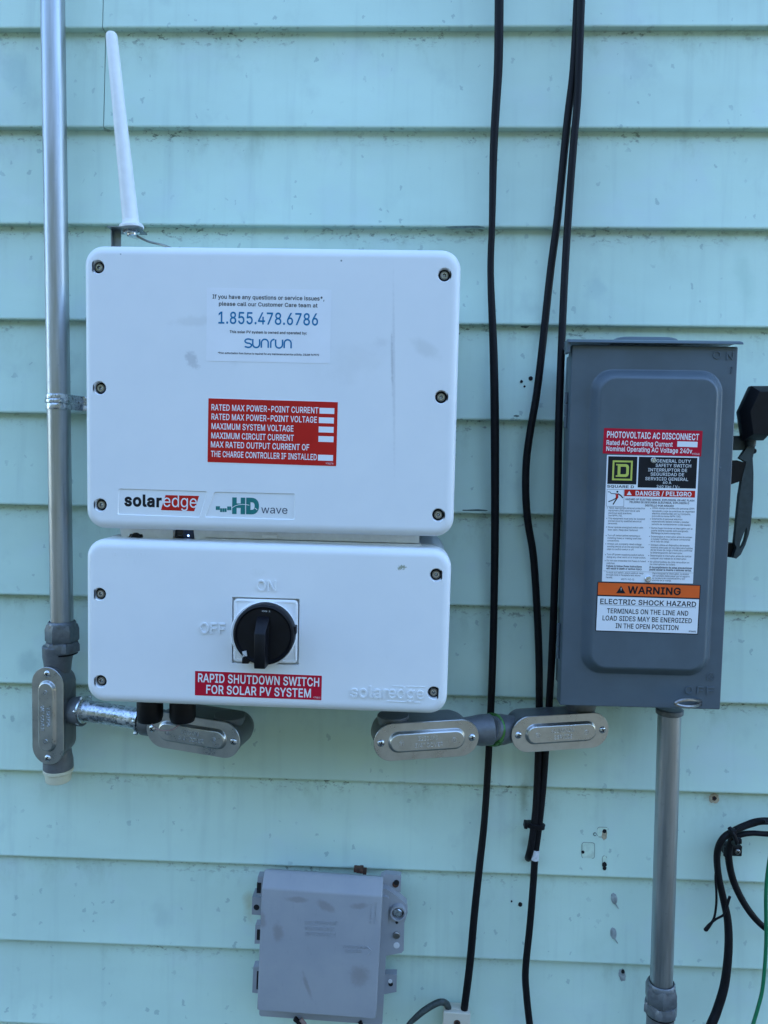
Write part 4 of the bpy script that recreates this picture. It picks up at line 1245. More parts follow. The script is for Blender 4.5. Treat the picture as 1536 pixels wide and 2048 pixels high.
for (w, h, y0, y1, dz) in ((W1 - 6, H1 - 6, YF + 60, YF + 29, 0), (W1 - 14, H1 - 12, -14, YF + 58, 0)):
    bb.loft([[(x, y0, z + dz) for x, z in rrect(w, h, 16, 6)], [(x, y1, z + dz) for x, z in rrect(w, h, 16, 6)]])
bb.build('rear_case', 'cast_case', INV)
bb = MB()
bb.box(-120, 120, -.5, -14.5, -110, 125)
bb.build('mounting_bracket', 'bracket_steel', INV)

# bottom rail with tabs, showing in the gap between the two boxes
DR = .150
yr = -DR * 1000


def crop(x, y, ox, oy, s):
    return (ox + x / s, oy + y / s)


def rail(name, pts, y0, y1, mat='white_case'):
    q = ccw([INV.l(*crop(x, y, 160, 950, 3.072), DR) for x, y in pts])
    bb = MB()
    bb.plate(q, y0, y1)
    return bb.build(name, mat, INV)


rail('bottom_tab', [(238, 300), (576, 300), (566, 408), (392, 402), (384, 364), (306, 361), (296, 397), (258, 392)], yr + 18, yr)
rail('bottom_tab', [(693, 300), (1700, 300), (2000, 330), (2085, 370), (2085, 420), (772, 384), (764, 411), (706, 407)], yr + 18, yr)
rail('bottom_rail', [(770, 388), (2095, 425), (2110, 520), (770, 470)], yr + 14, yr - 1.4)
rail('light_window', [(566, 330), (704, 330), (704, 470), (566, 470)], yr + 14, yr + 9, 'window_dark')
q = INV.l(*crop(1168, 376, 160, 950, 3.072), DR)
bb = MB()
bb.box(q[0] - 8, q[0] + 8, yr + 1, yr - 2.4, q[1] - 1.5, q[1] + 1.5, .5)
bb.build('latch_tab', 'white_plastic', INV)
q = INV.l(374.5, 1072, DR)
bb = MB()
bb.box(q[0] - 5.6, q[0] + 5.6, yr + 10, yr + 4, q[1] - 7, q[1] + 7, .6)
bb.build('light_holder', 'ink_navy', INV)
bb = MB()
bb.lathe((q[0], yr + 4.5, q[1]), (0, -1, 0), [(1.1, 0), (1.0, .8), (.4, 1.2)], 12)
bb.build('indicator_light', 'led_blue', INV)
q = INV.l(279, 1074, .14)
bb = MB()
bb.lathe((q[0], -138, q[1]), (0, -1, 0), [(5.8, 0), (5.8, 12), (4.6, 13)], 24)
bb.build('plug', 'black_plastic', INV)

# --- customer care sticker
T = Plate(INV, ((415.5, 575.5), (662.5, 579.5), (660.5, 727.5), (411, 721.5)), DV)
bb = MB()
T.full(bb, .22)
st = bb.build('service_sticker', 'label_white', INV)
c3 = lambda x, y: crop(x, y, 390, 560, 5.12)
bb = MB()
bb.mat('ink_black')


def ln(P, cr, s, xl, yl, xr, yr_, cap, bold=0.0, res=3, ht=None, lift=.34, wd=1.0):
    a, c = cr(xl, yl), cr(xr, yr_)
    P.line(bb, s, a[0], a[1], c[0], c[1], cap, lift, bold, res, ht)


ln(T, c3, 'If you have any questions or service issues*,', 180, 189, 1325, 212, 7.9, .014)
ln(T, c3, 'please call our Customer Care team at', 245, 262, 1255, 281, 7.6, .014)
bb.build('black_lettering', 'ink_black', st)
bb = MB()
ln(T, c3, 'This solar PV system is owned and operated by:', 355, 541, 1145, 559, 5.2, .02)
bb.build('black_lettering', 'ink_black', st)
bb = MB()
ln(T, c3, '*Prior authorization from Sunrun is required for any maintenance/service activity. CSLB# 969975', 235, 756, 1270, 777, 3.7, .02, 2)
bb.build('black_lettering', 'ink_black', st)
bb = MB()
ln(T, c3, '1.855.478.6786', 240, 446, 1260, 464, 23.3, .010, 4)
# rounded wordmark drawn as strokes
x0, x1 = c3(510, 690), c3(985, 700)
u0, v0 = T.uv(*x0)
u1, _ = T.uv(*x1)
xh = 16.6 * T.mpp
cw = (u1 - u0) / 6.0
v0 = (T.uv(*x0)[1] + T.uv(*x1)[1]) / 2


def arc(cx, cz, rx, rz, a0, a1, n=10):
    return [(cx + rx * math.cos(D2R(a0 + (a1 - a0) * i / n)), cz + rz * math.sin(D2R(a0 + (a1 - a0) * i / n))) for i in range(n + 1)]


lw = 1.5
for i, ch in enumerate('sunrun'):
    xa = u0 + (u1 - u0) * (0, .172, .358, .56, .664, .85)[i]
    w_ = (u1 - u0) * .148
    r_ = w_ / 2
    if ch == 'u':
        pts = [(xa, v0 + xh)] + arc(xa + r_, v0 + r_, r_, r_, 180, 360) + [(xa + w_, v0 + xh)]
    elif ch == 'n':
        pts = [(xa, v0)] + arc(xa + r_, v0 + xh - r_, r_, r_, 180, 0) + [(xa + w_, v0)]
    elif ch == 'r':
        pts = [(xa, v0)] + arc(xa + r_, v0 + xh - r_, r_, r_, 180, 85)
    else:
        q_ = xh / 4
        pts = [(xa + w_, v0 + xh * .9)] + arc(xa + w_ * .5, v0 + 3 * q_, w_ * .48, q_, 60, 270, 9) + arc(xa + w_ * .5, v0 + q_, w_ * .48, q_, 90, -120, 9) + [(xa, v0 + xh * .1)]
    T.stroke(bb, pts, lw, .34)
a_, c_ = T.uv(*c3(990, 618)), T.uv(*c3(1005, 618))
bb.text(T, 'TM', a_[0], c_[0], a_[1], .6, .34, 0, 2)
bb.build('blue_lettering', 'ink_blue', st)

# --- red rating label
T = Plate(INV, ((416.3, 796.5), (676, 803.8), (672.7, 932.8), (415.3, 924)), DV)
bb = MB()
T.full(bb, .20, -.18)
st = bb.build('rating_label', 'label_white', INV)
bb = MB()
T.full(bb, .28, .12)
bb.build('red_print', 'label_red', st)
c4 = lambda x, y: crop(x, y, 400, 780, 5.12)
bb = MB()
for s, xl, yl, xr, yr_ in (('RATED MAX POWER-POINT CURRENT', 118, 206, 1212, 240), ('RATED MAX POWER-POINT VOLTAGE', 118, 303, 1197, 334), ('MAXIMUM SYSTEM VOLTAGE', 118, 402, 957, 423),
                          ('MAXIMUM CIRCUIT CURRENT', 116, 497, 960, 518), ('MAX RATED OUTPUT CURRENT OF', 112, 589, 1118, 614), ('THE CHARGE CONTROLLER IF INSTALLED', 112, 683, 1195, 717)):
    ln(T, c4, s, xl, yl, xr, yr_, 12.0, .012)
for (xa, ya, xb, yb) in ((1225, 182, 1375, 246), (1218, 279, 1370, 343), (1216, 374, 1368, 438), (1214, 471, 1367, 535), (1209, 662, 1362, 727)):
    a_, c_ = c4(xa, ya), c4(xb, yb)
    T.pxsheet(bb, a_[0], a_[1], c_[0], c_[1], .36)
ln(T, c4, '975027A', 1288, 760, 1366, 763, 3.4, 0, 2)
bb.build('white_lettering', 'label_white', st)

# --- badges in the recesses
T = pb1
cb = lambda x, y: crop(x, y, 220, 960, 7.68)
LF = -.9 + .12
bb = MB()
bb.mat('ink_black')
ln(T, cb, 'solar', 214, 395, 790, 408, 182 / 7.68, .035, 4, glyphs('l')[0] and max(y for _, y in glyphs('l', .035, 4)[0]), LF)
bd = bb.build('maker_badge', 'ink_black', INV)
bb = MB()
T.poly(bb, [T.uv(*cb(x, y)) for x, y in ((850, 232), (1365, 245), (1290, 480), (778, 462))], LF)
bb.build('red_panel', 'label_red', bd)
bb = MB()
e_h = max(y for _, y in glyphs('edge', .0, 4)[0])
ln(T, cb, 'edge', 815, 413, 1330, 425, 192 / 7.68, .0, 4, e_h, LF + .1)
bb.build('white_lettering', 'white_print', bd)
T = pb2
cb = lambda x, y: crop(x, y, 400, 970, 7.68)
bb = MB()
ln(T, cb, 'H', 490, 424, 690, 428, 236 / 7.68, .055, 4, max(y for _, y in glyphs('H', .055, 4)[0]), LF)
ln(T, cb, 'D', 704, 428, 903, 432, 236 / 7.68, .055, 4, max(y for _, y in glyphs('D', .055, 4)[0]), LF)
for (xa, ya) in ((240, 326), (272, 326), (306, 358), (341, 358), (375, 358), (415, 330), (447, 330)):
    a_, c_ = T.uv(*cb(xa, ya)), T.uv(*cb(xa + 30, ya + 58))
    T.sheet(bb, a_[0], c_[0], c_[1], a_[1], LF)
bd = bb.build('wave_badge', 'ink_teal', INV)
bb = MB()
T.stroke(bb, [T.uv(*cb(x, y)) for x, y in ((478, 362), (500, 344), (540, 320), (590, 304), (650, 298), (710, 301), (756, 312))], .55, LF + .1)
T.stroke(bb, [T.uv(*cb(x, y)) for x, y in ((838, 352), (878, 384))], .6, LF + .1)
bb.build('white_wave', 'white_print', bd)
bb = MB()
ln(T, cb, 'wave', 938, 436, 1340, 440, 88 / 7.68, .0, 4, x_height(0), LF)
bb.build('lettering', 'ink_navy', bd)

# ------------------------------------------------------------------ white shutdown switch box
SW = Frame('shutdown_switch_box', Vector((-.1455, 0, -.679 + ZG)), 'smaller white box with a black rotary switch, under the large white box', 'switch box', roll=-.5)
W2, H2 = 374.0, 170.5
holes = [SW.l(px, py, DV) for px, py in ((199, 1188.5), (872.5, 1150), (200.5, 1363), (867.5, 1386))]
cutT = Plate(SW, ((465, 1193.5), (599, 1198), (597.5, 1330), (463, 1326.5)), DV)
cut = ccw([cutT.xyz(u, v)[::2] for u, v in ((-cutT.w / 2, -cutT.h / 2), (cutT.w / 2, -cutT.h / 2), (cutT.w / 2, cutT.h / 2), (-cutT.w / 2, cutT.h / 2))])
bb = MB()
cover_shell(bb, W2, H2, 19, 9, YF + 34, YF, holes, cut)
bb.loft([[(x, YF, z) for x, z in cut], [(x, YF + 6, z) for x, z in cut]], False, True)
Tt = Flat(YF)


def emb(F, s, x0, y0, x1, y1, cap_px, bold=.0, ext=.7, skew=0.0, d=DV, T=None, ht=None):
    a, c = F.l(x0, y0, d), F.l(x1, y1, d)
    ang = math.atan2(c[1] - a[1], c[0] - a[0])
    P = Flat(-d * 1000, a[0], a[1], ang)
    bb.text(P, s, 0, math.hypot(c[0] - a[0], c[1] - a[1]), 0, cap_px * mm_per_px(d), ext, bold, 3, ht, ext, skew)


emb(SW, 'ON', 513, 1181, 552, 1182.3, 22, .008, 1.3)
emb(SW, 'OFF', 399.5, 1266.3, 450, 1268, 22, .008, 1.3)
for ch, px in (('P', 230), ('I', 256), ('O', 282)):
    emb(SW, ch, px - 4, 1113, px + (1 if ch == 'I' else 4), 1113.4, 9, 0, .3)
emb(SW, 'solar', 700.5, 1394, 776, 1396.5, 24.5, .012, 1.1, ht=max(y for _, y in glyphs('l', .012, 3)[0]))
emb(SW, 'edge', 776, 1396, 848, 1398.5, 24.5, .004, 1.1, ht=max(y for _, y in glyphs('d', .004, 3)[0]))
for (xa, ya, xb, yb) in ((785, 1371.5, 807.5, 1373.5), (813, 1372, 850, 1374.6), (774, 1401.5, 814, 1404.5), (828, 1403.6, 840, 1406)):
    a, c = SW.l(xa, ya, DV), SW.l(xb, yb, DV)
    bb.box(a[0], c[0], YF, YF - .5, min(a[1], c[1]) - .1, max(a[1], c[1]) + .1, .15)
bb.build('front_cover', 'white_cover_lower', SW)
for (x, z) in holes:
    socket_screw(x, z, YF, SW)
bb = MB()
bb.loft([[(x, y, z + 1.5) for x, z in rrect(W2 - 5, H2 - 1, 18, 8)] for y in (-30, YF + 33)])
bb.loft([[(x, y, z) for x, z in rrect(W2 - 60, H2 - 30, 12, 4)] for y in (-2, -32)])
bb.build('rear_case', 'cast_case', SW)
# switch plate, ring and knob
bb = MB()
w_, h_ = cutT.w - 3.2, cutT.h - 3.2
lpz = lambda ins: [cutT.xyz(u, v)[::2] for u, v in rrect(w_ - 2 * ins, h_ - 2 * ins, max(4.5 - ins, 1), 5)]
bb.loft([[(x, YF + 5.8, z) for x, z in lpz(0)], [(x, YF - .2, z) for x, z in lpz(0)], [(x, YF - 1.2, z) for x, z in lpz(.8)], [(x, YF - 1.4, z) for x, z in lpz(2.4)], [(x, YF - .6, z) for x, z in lpz(3)]])
bb.build('switch_plate', 'white_plastic', SW)
kx, kz = SW.l(528.5, 1266, DV)
bb = MB()
bb.lathe((kx, YF - .5, kz), (0, -1, 0), [(33.5, 0), (33.5, 5), (32.5, 6.5), (20, 6.5)], 56)
bb.build('dial_ring', 'white_plastic', SW)
DK = .196
kx, kz = SW.l(525.5, 1271.5, DK)
yk = YF - 7
bb = MB()
bb.lathe((kx, yk + 1.2, kz), (0, -1, 0), [(29, 0), (31, .8), (31.0, 11), (30.2, 13), (28.4, 13.8), (27.6, 13.2), (26.6, 11.8), (2, 11.4)], 64)
bb.box(kx + 28, kx + 32.2, yk, yk - 9, kz + .5, kz + 9, .8)
bb.box(kx - 22, kx - 15, yk, yk - 9, kz - 30.8, kz - 25, .8)
kn = bb.build('rotary_knob', 'black_plastic', SW)
bb = MB()
zt, zb = SW.l(525, 1249, .207)[1], SW.l(525, 1337.5, .207)[1]
prof = [(yk - 8, zt + 5), (yk - 10, zt + 5), (yk - 27.0, zt - 8), (yk - 28, zt - 10), (yk - 28, zb + 2), (yk - 26.5, zb), (yk - 8, zb)]
R = []
for x, ins in ((-6.2, 1.0), (-5.2, 0), (5.2, 0), (6.2, 1.0)):
    R.append([(kx - .6 + x * (1 if y > yk - 12 else .86), y + ins * .6, z) for y, z in prof])
bb.loft(R)
bb.build('handle', 'black_plastic', kn)
P_ = Flat(yk - 10.4, kx, kz)
bb = MB()
q = SW.l(490, 1307, .192)
bb.plate([(q[0] + 3.2 * math.cos(a), q[1] + 3.4 * math.sin(a)) for a in (1.1, 2.5, 4.2, 5.6)], yk - 11, yk - 12.5)
bb.build('position_mark', 'label_grey', kn)
bb = MB()
bb.text(P_, 'ON 1', -2, 6.5, 23.2, 1.4, .3, .01, 2)
bb.build('knob_lettering', 'label_grey', kn)
# rapid shutdown sticker
T = Plate(SW, ((390, 1341.3), (644.4, 1351), (643, 1400.4), (389.5, 1390.7)), DV)
bb = MB()
T.full(bb, .2, -.1)
st = bb.build('shutdown_sticker', 'label_white', SW)
bb = MB()
T.full(bb, .28, .15)
bb.build('crimson_print', 'label_crimson', st)
bb = MB()
c7 = lambda x, y: crop(x, y, 370, 1140, 5.12)
ln(T, c7, 'RAPID SHUTDOWN SWITCH', 134, 1143, 1374, 1192, 17.9, .016, 3, lift=.36)
ln(T, c7, 'FOR SOLAR PV SYSTEM', 218, 1262, 1289, 1303, 17.9, .016, 3, lift=.36)
ln(T, c7, '970812', 1316, 1311, 1386, 1314, 3.2, 0, 2, lift=.36)
bb.build('white_lettering', 'label_white', st)
# cable glands and the thin wire below
for px in (295, 361):
    q = SW.l(px, 1423, .120)
    bb = MB()
    bb.lathe((q[0], -112, q[1] + 16), (0, 0, -1), [(14, 0), (14.5, 10), (14.5, 24), (13, 29), (8, 31)], 28)
    bb.build('cable_gland', 'black_plastic', SW)
bb = MB()
bb.tube(spline([SW.p(px, py, d) for px, py, d in ((302, 1446, .122), (312, 1457, .128), (328, 1461, .130), (345, 1459, .128), (358, 1450, .122))], 6), .9, 8)
bb.build('thin_wire', 'pinkish_wire', SW)

# ------------------------------------------------------------------ antenna
AF = Frame('antenna', at(262, 459, .070), 'white rod antenna leaning left above the large white box', 'antenna')
a = AF.p(262.5, 452, .070)
t = AF.p(222.5, 66, .070)
ax = (t - a)
Ln = ax.length
bb = MB()
bb.lathe(a, ax, [(8.8, 0), (9.0, 3), (7.2, Ln * .6), (6.3, Ln - 4), (5.8, Ln - 1.5), (4.6, Ln)], 32)
bb.build('rod', 'white_plastic', AF)
bb = MB()
bb.lathe(a, ax, [(12.8, -3.5), (13.6, -3), (13.8, -1), (12.4, 1.2), (9.6, 2), (9.0, 6)], 36)
bb.build('base_collar', 'white_plastic', AF)
axn = ax.normalized()
bb = MB()
hexnut(bb, a - axn * 8.6, axn, 9.4, 4.4, .4)
bb.lathe(a - axn * 11.5, axn, [(5, 0), (5.6, 1), (5.6, 4)], 20)
bb.build('nut', 'zinc', AF)
bb = MB()
z0 = AF.p(262, 455, .07).z
xl = AF.l(224, 455, .07)[0]
xr = AF.l(286, 455, .07)[0]
bb.plate([(xl, z0 - 3.6), (xr, z0 - 4.4), (xr, z0 - 3.0), (xl, z0 - 2.2)], 14, -14)
bb.box(xl, xl + 1.6, 14, -4, z0 - 44, z0 - 2.4, .3)
bb.box(xl, xl + 9.6, 2, .4, z0 - 44, z0 - 3.2, .3)
bb.build('bracket', 'bracket_steel', AF)
bb = MB()
pts = [AF.p(px, py, d) for px, py, d in ((266, 464, .068), (272, 470, .068), (283, 477, .07), (300, 484, .073), (325, 490, .08), (345, 497, .09))]
bb.tube(spline(pts, 6), 1.25, 8)
bb.build('antenna_lead', 'bracket_steel', AF)

# ------------------------------------------------------------------ grey safety switch (disconnect)
DD = .112
DIS = Frame('disconnect_switch', Vector((.2525, 0, -.576 + ZG)), 'slate grey metal switch box with warning labels on its door and a black side handle', 'switch box', roll=0.0)
q = [DIS.l(px, py, DD) for px, py in ((1142.5, 690), (1477.5, 692.5), (1440, 1419.5), (1121, 1411))]
dx0, dx1 = (q[0][0] + q[3][0]) / 2, (q[1][0] + q[2][0]) / 2
dz1, dz0 = (q[0][1] + q[1][1]) / 2, (q[2][1] + q[3][1]) / 2
yd = -DD * 1000
pc = [DIS.l(px, py, DD) for px, py in ((1171, 1000), (1435.5, 1000), (1290, 739), (1290, 1350))]
po = (pc[0][0], pc[1][0], pc[3][1], pc[2][1])           # outer outline of the raised panel
pcx, pcz, pw, ph = (po[0] + po[1]) / 2, (po[2] + po[3]) / 2, po[1] - po[0], po[3] - po[2]
bb = MB()
outer = rrect(dx1 - dx0, dz1 - dz0, 1.6, 3, (dx0 + dx1) / 2, (dz0 + dz1) / 2)
inn = rrect(dx1 - dx0 - 2.4, dz1 - dz0 - 2.4, 1.0, 3, (dx0 + dx1) / 2, (dz0 + dz1) / 2)
bb.loft([[(x, yd + 17, z) for x, z in outer], [(x, yd + 1.3, z) for x, z in outer], [(x, yd + .4, z) for x, z in rrect(dx1 - dx0 - .8, dz1 - dz0 - .8, 1.4, 3, (dx0 + dx1) / 2, (dz0 + dz1) / 2)], [(x, yd, z) for x, z in inn]], True, False)
R0 = 24.0
hx, hz = DIS.l(1399.7, 1406.4, DD)
slot = [(hx - 2.1, hz - 2.6), (hx + 2.1, hz - 2.6), (hx + 2.1, hz + 2.6), (hx - 2.1, hz + 2.6)]
bb.face_holes([inn, rrect(pw, ph, R0, 10, pcx, pcz), slot], yd)
bb.loft([[(x, yd, z) for x, z in slot], [(x, yd + 9, z) for x, z in slot]], False, True)
R = []
for ins, dy in ((0, 0), (.7, -.15), (1.6, -.8), (3.2, -3.0), (7.2, -7.4), (8.8, -9.0), (9.8, -9.6), (10.8, -9.8)):
    R.append([(x, yd + dy, z) for x, z in rrect(pw - 2 * ins, ph - 2 * ins, R0 - ins * .8, 10, pcx, pcz)])
bb.loft(R, False, True)
emb(DIS, 'O', 1425.5, 717, 1441, 717.5, 14, .006, 1.1, 0, DD)
emb(DIS, 'N', 1452, 719, 1466.5, 719.6, 14, .006, 1.1, 0, DD)
emb(DIS, 'I', 1461, 746, 1463, 746.2, 12, .006, 1.1, 0, DD)
emb(DIS, 'O', 1369.5, 1386.8, 1385, 1387.2, 15, .006, 1.2, 0, DD)
emb(DIS, 'F', 1393, 1387.5, 1406, 1388, 15, .006, 1.2, 0, DD)
emb(DIS, 'F', 1412, 1388.3, 1428, 1388.8, 15, .006, 1.2, 0, DD)
ox, oz = DIS.l(1421, 1353.6, DD)
for ra, rb in ((4.6, 3.6), (2.2, 1.4)):
    n = 24
    A_, B_ = circ(ox, oz, ra, n), circ(ox, oz, rb, n)
    bb.loft([[(x, yd, z) for x, z in A_], [(x, yd - .6, z) for x, z in A_], [(x, yd - .6, z) for x, z in B_], [(x, yd, z) for x, z in B_]], False, False)
dx_, dz_ = DIS.l(1440, 936, DD)
bb.lathe((dx_, yd, dz_), (0, -1, 0), [(1.8, -.2), (1.0, .25), (.2, .3)], 12)
bb.build('door', 'steel_grey_paint', DIS)
bb = MB()
bb.plate([(hx - 3, hz - 4), (hx + 3, hz - 4), (hx + 3, hz + 4), (hx - 3, hz + 4)], yd + 12, yd + 8)
bb.build('latch_slot', 'black_matt', DIS)

bb = MB()
ez = 2.5
bb.box(dx0 + 12, dx1 - 3.2, -22, yd + 15, dz0 + ez, dz1 - 2, .8)
bb.build('enclosure', 'steel_grey_paint', DIS)
for (x, z) in ((dx0 + 30, dz1 - 20), (dx1 - 30, dz1 - 20), (dx0 + 30, dz0 + 20), (dx1 - 30, dz0 + 20)):
    bb = MB()
    bb.lathe((x, 0, z), (0, -1, 0), [(9, 0), (9, 24)], 16)
    bb.build('mounting_spacer', 'steel_grey_paint', DIS)
# rain lip and hub plate on top
zl = dz1 + 4.2
bb = MB()
x0l, x1l = DIS.l(1136, 680, DD + .006)[0], DIS.l(1486, 685, DD + .006)[0]
prof = [(-24, zl + 1.8), (yd + 2, zl + 1.9), (yd - 6, zl - .6), (yd - 7.6, zl - 2.4), (yd - 7.2, zl - 3.0), (yd - 5.4, zl - 2.0), (yd + 2, zl + .4), (-24, zl + .4)]
tp = lambda y: 13 * max(0, min(1, (y - yd) / 88))
bb.loft([[(x + (tp(y) if x == x0l else 0), y, z) for y, z in prof] for x in (x0l, x1l)])
bb.plate([(x0l, zl - 13), (x0l + 3.0, zl - 13), (x0l + 3.0, zl + .2), (x0l, zl + .2)], yd + 12, yd - 5)
bb.build('rain_lip', 'steel_grey_paint', DIS)
bb = MB()
zl -= 1.5
hx0, hx1 = DIS.l(1222, 670, .065)[0], DIS.l(1358, 670, .065)[0]
cxh, wh = (hx0 + hx1) / 2, hx1 - hx0
R = []
for ins, z in ((0, zl + 1.6), (0, zl + 3.2), (1.5, zl + 5.4), (4.2, zl + 8.4), (6.5, zl + 9.6), (9, zl + 10)):
    R.append([(x, -65 + y, z) for x, y in rrect(wh - 2 * ins, 66 - 2 * ins, 12, 5)])
bb.loft(R)
bb.build('hub_cover', 'steel_grey_paint', DIS)
# hinges on the left edge
for (ya, yb) in ((784, 856), (1246, 1319)):
    xa, za = DIS.l(1133 if ya < 900 else 1116.5, ya, .100)
    _, zb = DIS.l(1133, yb, .100)
    n = 3
    xh_ = dx0 - 1.6
    for k in range(n):
        bb = MB()
        a = za + (zb - za) * k / n
        c = za + (zb - za) * (k + 1) / n
        bb.lathe((xh_, yd + 13, a - .3), (0, 0, -1), [(1.4, 0), (1.9, .4), (1.9, a - c - .9), (1.4, a - c - .5)], 14)
        bb.build('hinge_knuckle', 'steel_grey_paint', DIS)
# hasp at the bottom right of the door
bb = MB()
lp = [DIS.p(px, py, d) for px, py, d in ((1401, 1402.5, .108), (1392, 1401, .122), (1376, 1399.5, .130), (1361, 1401.5, .134), (1352.5, 1405, .135), (1353, 1409, .135), (1362, 1412, .134), (1378, 1413.5, .131), (1391, 1411.5, .123), (1401, 1406.5, .108))]
bb.tube(spline(lp, 5), 2.0, 8)
bb.build('padlock_hasp', 'dark_steel', DIS)

# side handle: pivot brackets, lever blade and grip
ch = lambda x, y: crop(x, y, 1430, 740, 4.876)
DH = .075


def hpoly(pts, d, y0, y1, name, mat, parent=None):
    lp_ = ccw([DIS.l(*ch(x, y), d) for x, y in pts])
    b_ = MB()
    b_.plate(lp_, y0, y1)
    return b_.build(name, mat, parent or DIS)


hpoly([(60, 640), (318, 645), (318, 782), (60, 782)], .072, -62, -76, 'upper_bracket', 'dark_handle')
hpoly([(40, 905), (205, 880), (300, 905), (290, 1010), (262, 1075), (145, 1118), (40, 1140)], .078, -60, -80, 'switch_boss', 'black_plastic')
lo = ccw([DIS.l(*ch(x, y), .080) for x, y in [(300, 770), (350, 700), (395, 690), (385, 770), (366, 860), (374, 1010), (370, 1250), (350, 1500), (330, 1600), (296, 1705), (250, 1800), (205, 1840), (178, 1832), (192, 1780), (210, 1735), (190, 1690),
             (210, 1500), (236, 1230), (266, 1040), (304, 900), (240, 860)]])
lh = ccw([DIS.l(*ch(x, y), .080) for x, y in [(306, 1530), (312, 1580), (294, 1665), (268, 1722), (238, 1746), (243, 1690), (268, 1620)]])
bb = MB()
for y in (-74, -80.5):
    bb.face_holes([lo, lh], y)
for lp_ in (lo, lh):
    bb.loft([[(x, -74, z) for x, z in lp_], [(x, -80.5, z) for x, z in lp_]], False, False)
bb.build('lever', 'dark_handle', DIS)
hpoly([(80, 1683), (200, 1692), (235, 1725), (225, 1800), (190, 1832), (80, 1816)], .070, -58, -73, 'lower_bracket', 'black_plastic')
bb = MB()
q_ = DIS.l(*ch(383, 790), .08)
bb.lathe((q_[0], -70, q_[1]), (0, -1, 0), [(3.2, 0), (3.2, 9), (2.4, 10)], 12)
bb.build('pivot_pin', 'black_plastic', DIS)
# grip: faceted black block
gp = [DIS.l(*ch(x, y), .098) for x, y in ((382, 150), (640, 150), (700, 240), (700, 420), (640, 560), (515, 600), (500, 686), (306, 682), (266, 402))]
gp = ccw(gp)
gcx, gcz = sum(p[0] for p in gp) / len(gp), sum(p[1] for p in gp) / len(gp)
bb = MB()
R = []
for k, y in ((.84, -76), (.95, -79), (1.0, -84), (1.0, -91), (.985, -92), (.80, -103), (.77, -104)):
    R.append([(gcx + (x - gcx) * k, y, gcz + (z - gcz) * k) for x, z in gp])
bb.loft(R)
bb.build('grip', 'black_plastic', DIS)
bb = MB()
bb.lathe(tuple(DIS.p(*ch(350, 690), .08)), (0, 0, 1), [(5, -6), (6, 6)], 14)
bb.build('grip_neck', 'dark_handle', DIS)

# labels on the raised panel
DP = .1218
T = Plate(DIS, ((1208, 855.5), (1405.8, 862.3), (1401.6, 912.4), (1205.6, 907.4)), DP)
bb = MB()
T.full(bb, .22)
st = bb.build('photovoltaic_label', 'label_crimson', DIS)
c6 = lambda x, y: crop(x, y, 1190, 840, 6.678)
bb = MB()
ln(T, c6, 'PHOTOVOLTAIC AC DISCONNECT', 158, 233, 1385, 268, 12.3, .018)
ln(T, c6, 'Rated AC Operating Current', 152, 331, 1035, 356, 9.2, .016)
ln(T, c6, 'Nominal Operating AC Voltage 240v', 148, 412, 1295, 444, 9.2, .016)
a_, c_ = c6(1100, 284), c6(1365, 364)
T.pxsheet(bb, a_[0], a_[1], c_[0], c_[1], .34)
ln(T, c6, '970148', 1298, 466, 1392, 469, 3.6, .0, 2)
bb.build('white_lettering', 'label_white', st)

T = Plate(DIS, ((1212.5, 909.6), (1397.5, 913.6), (1386.5, 1167), (1205.2, 1163)), DP)
bb = MB()
T.full(bb, .16)
st = bb.build('safety_label', 'label_white', DIS)
c7b = lambda x, y: crop(x, y, 1190, 960, 6.678)


def quad(bb_, cr, pts, lift, P=None):
    P = P or T
    q_ = [P.uv(*cr(x, y)) for x, y in pts]
    u0_, u1_ = (q_[0][0] + q_[3][0]) / 2, (q_[1][0] + q_[2][0]) / 2
    v1_, v0_ = (q_[0][1] + q_[1][1]) / 2, (q_[3][1] + q_[2][1]) / 2
    P.sheet(bb_, u0_, u1_, v0_, v1_, lift)
    return u0_, u1_, v0_, v1_


bb = MB()
quad(bb, c6, ((178, 484), (568, 490), (550, 862), (163, 853)), .22)
quad(bb, c6, ((584, 490), (1366, 506), (1346, 912), (571, 905)), .22)
bb.build('black_print', 'ink_black', st)
bb = MB()
bx = quad(bb, c7b, ((392, 128), (1338, 141), (1334, 232), (392, 218)), .22)
bb.build('red_print', 'label_red', st)
bb = MB()
u, v = T.uv(*c6(365, 674))
ou = 131 / 6.678 * T.mpp
il = ou - 23 / 6.678 * T.mpp
for (xa, xb, za, zb) in ((-ou, ou, il, ou), (-ou, ou, -ou, -il), (-ou, -il, -il, il), (il, ou, -il, il)):
    T.sheet(bb, u + xa, u + xb, v + za, v + zb, .30)
k = T.mpp / 6.678
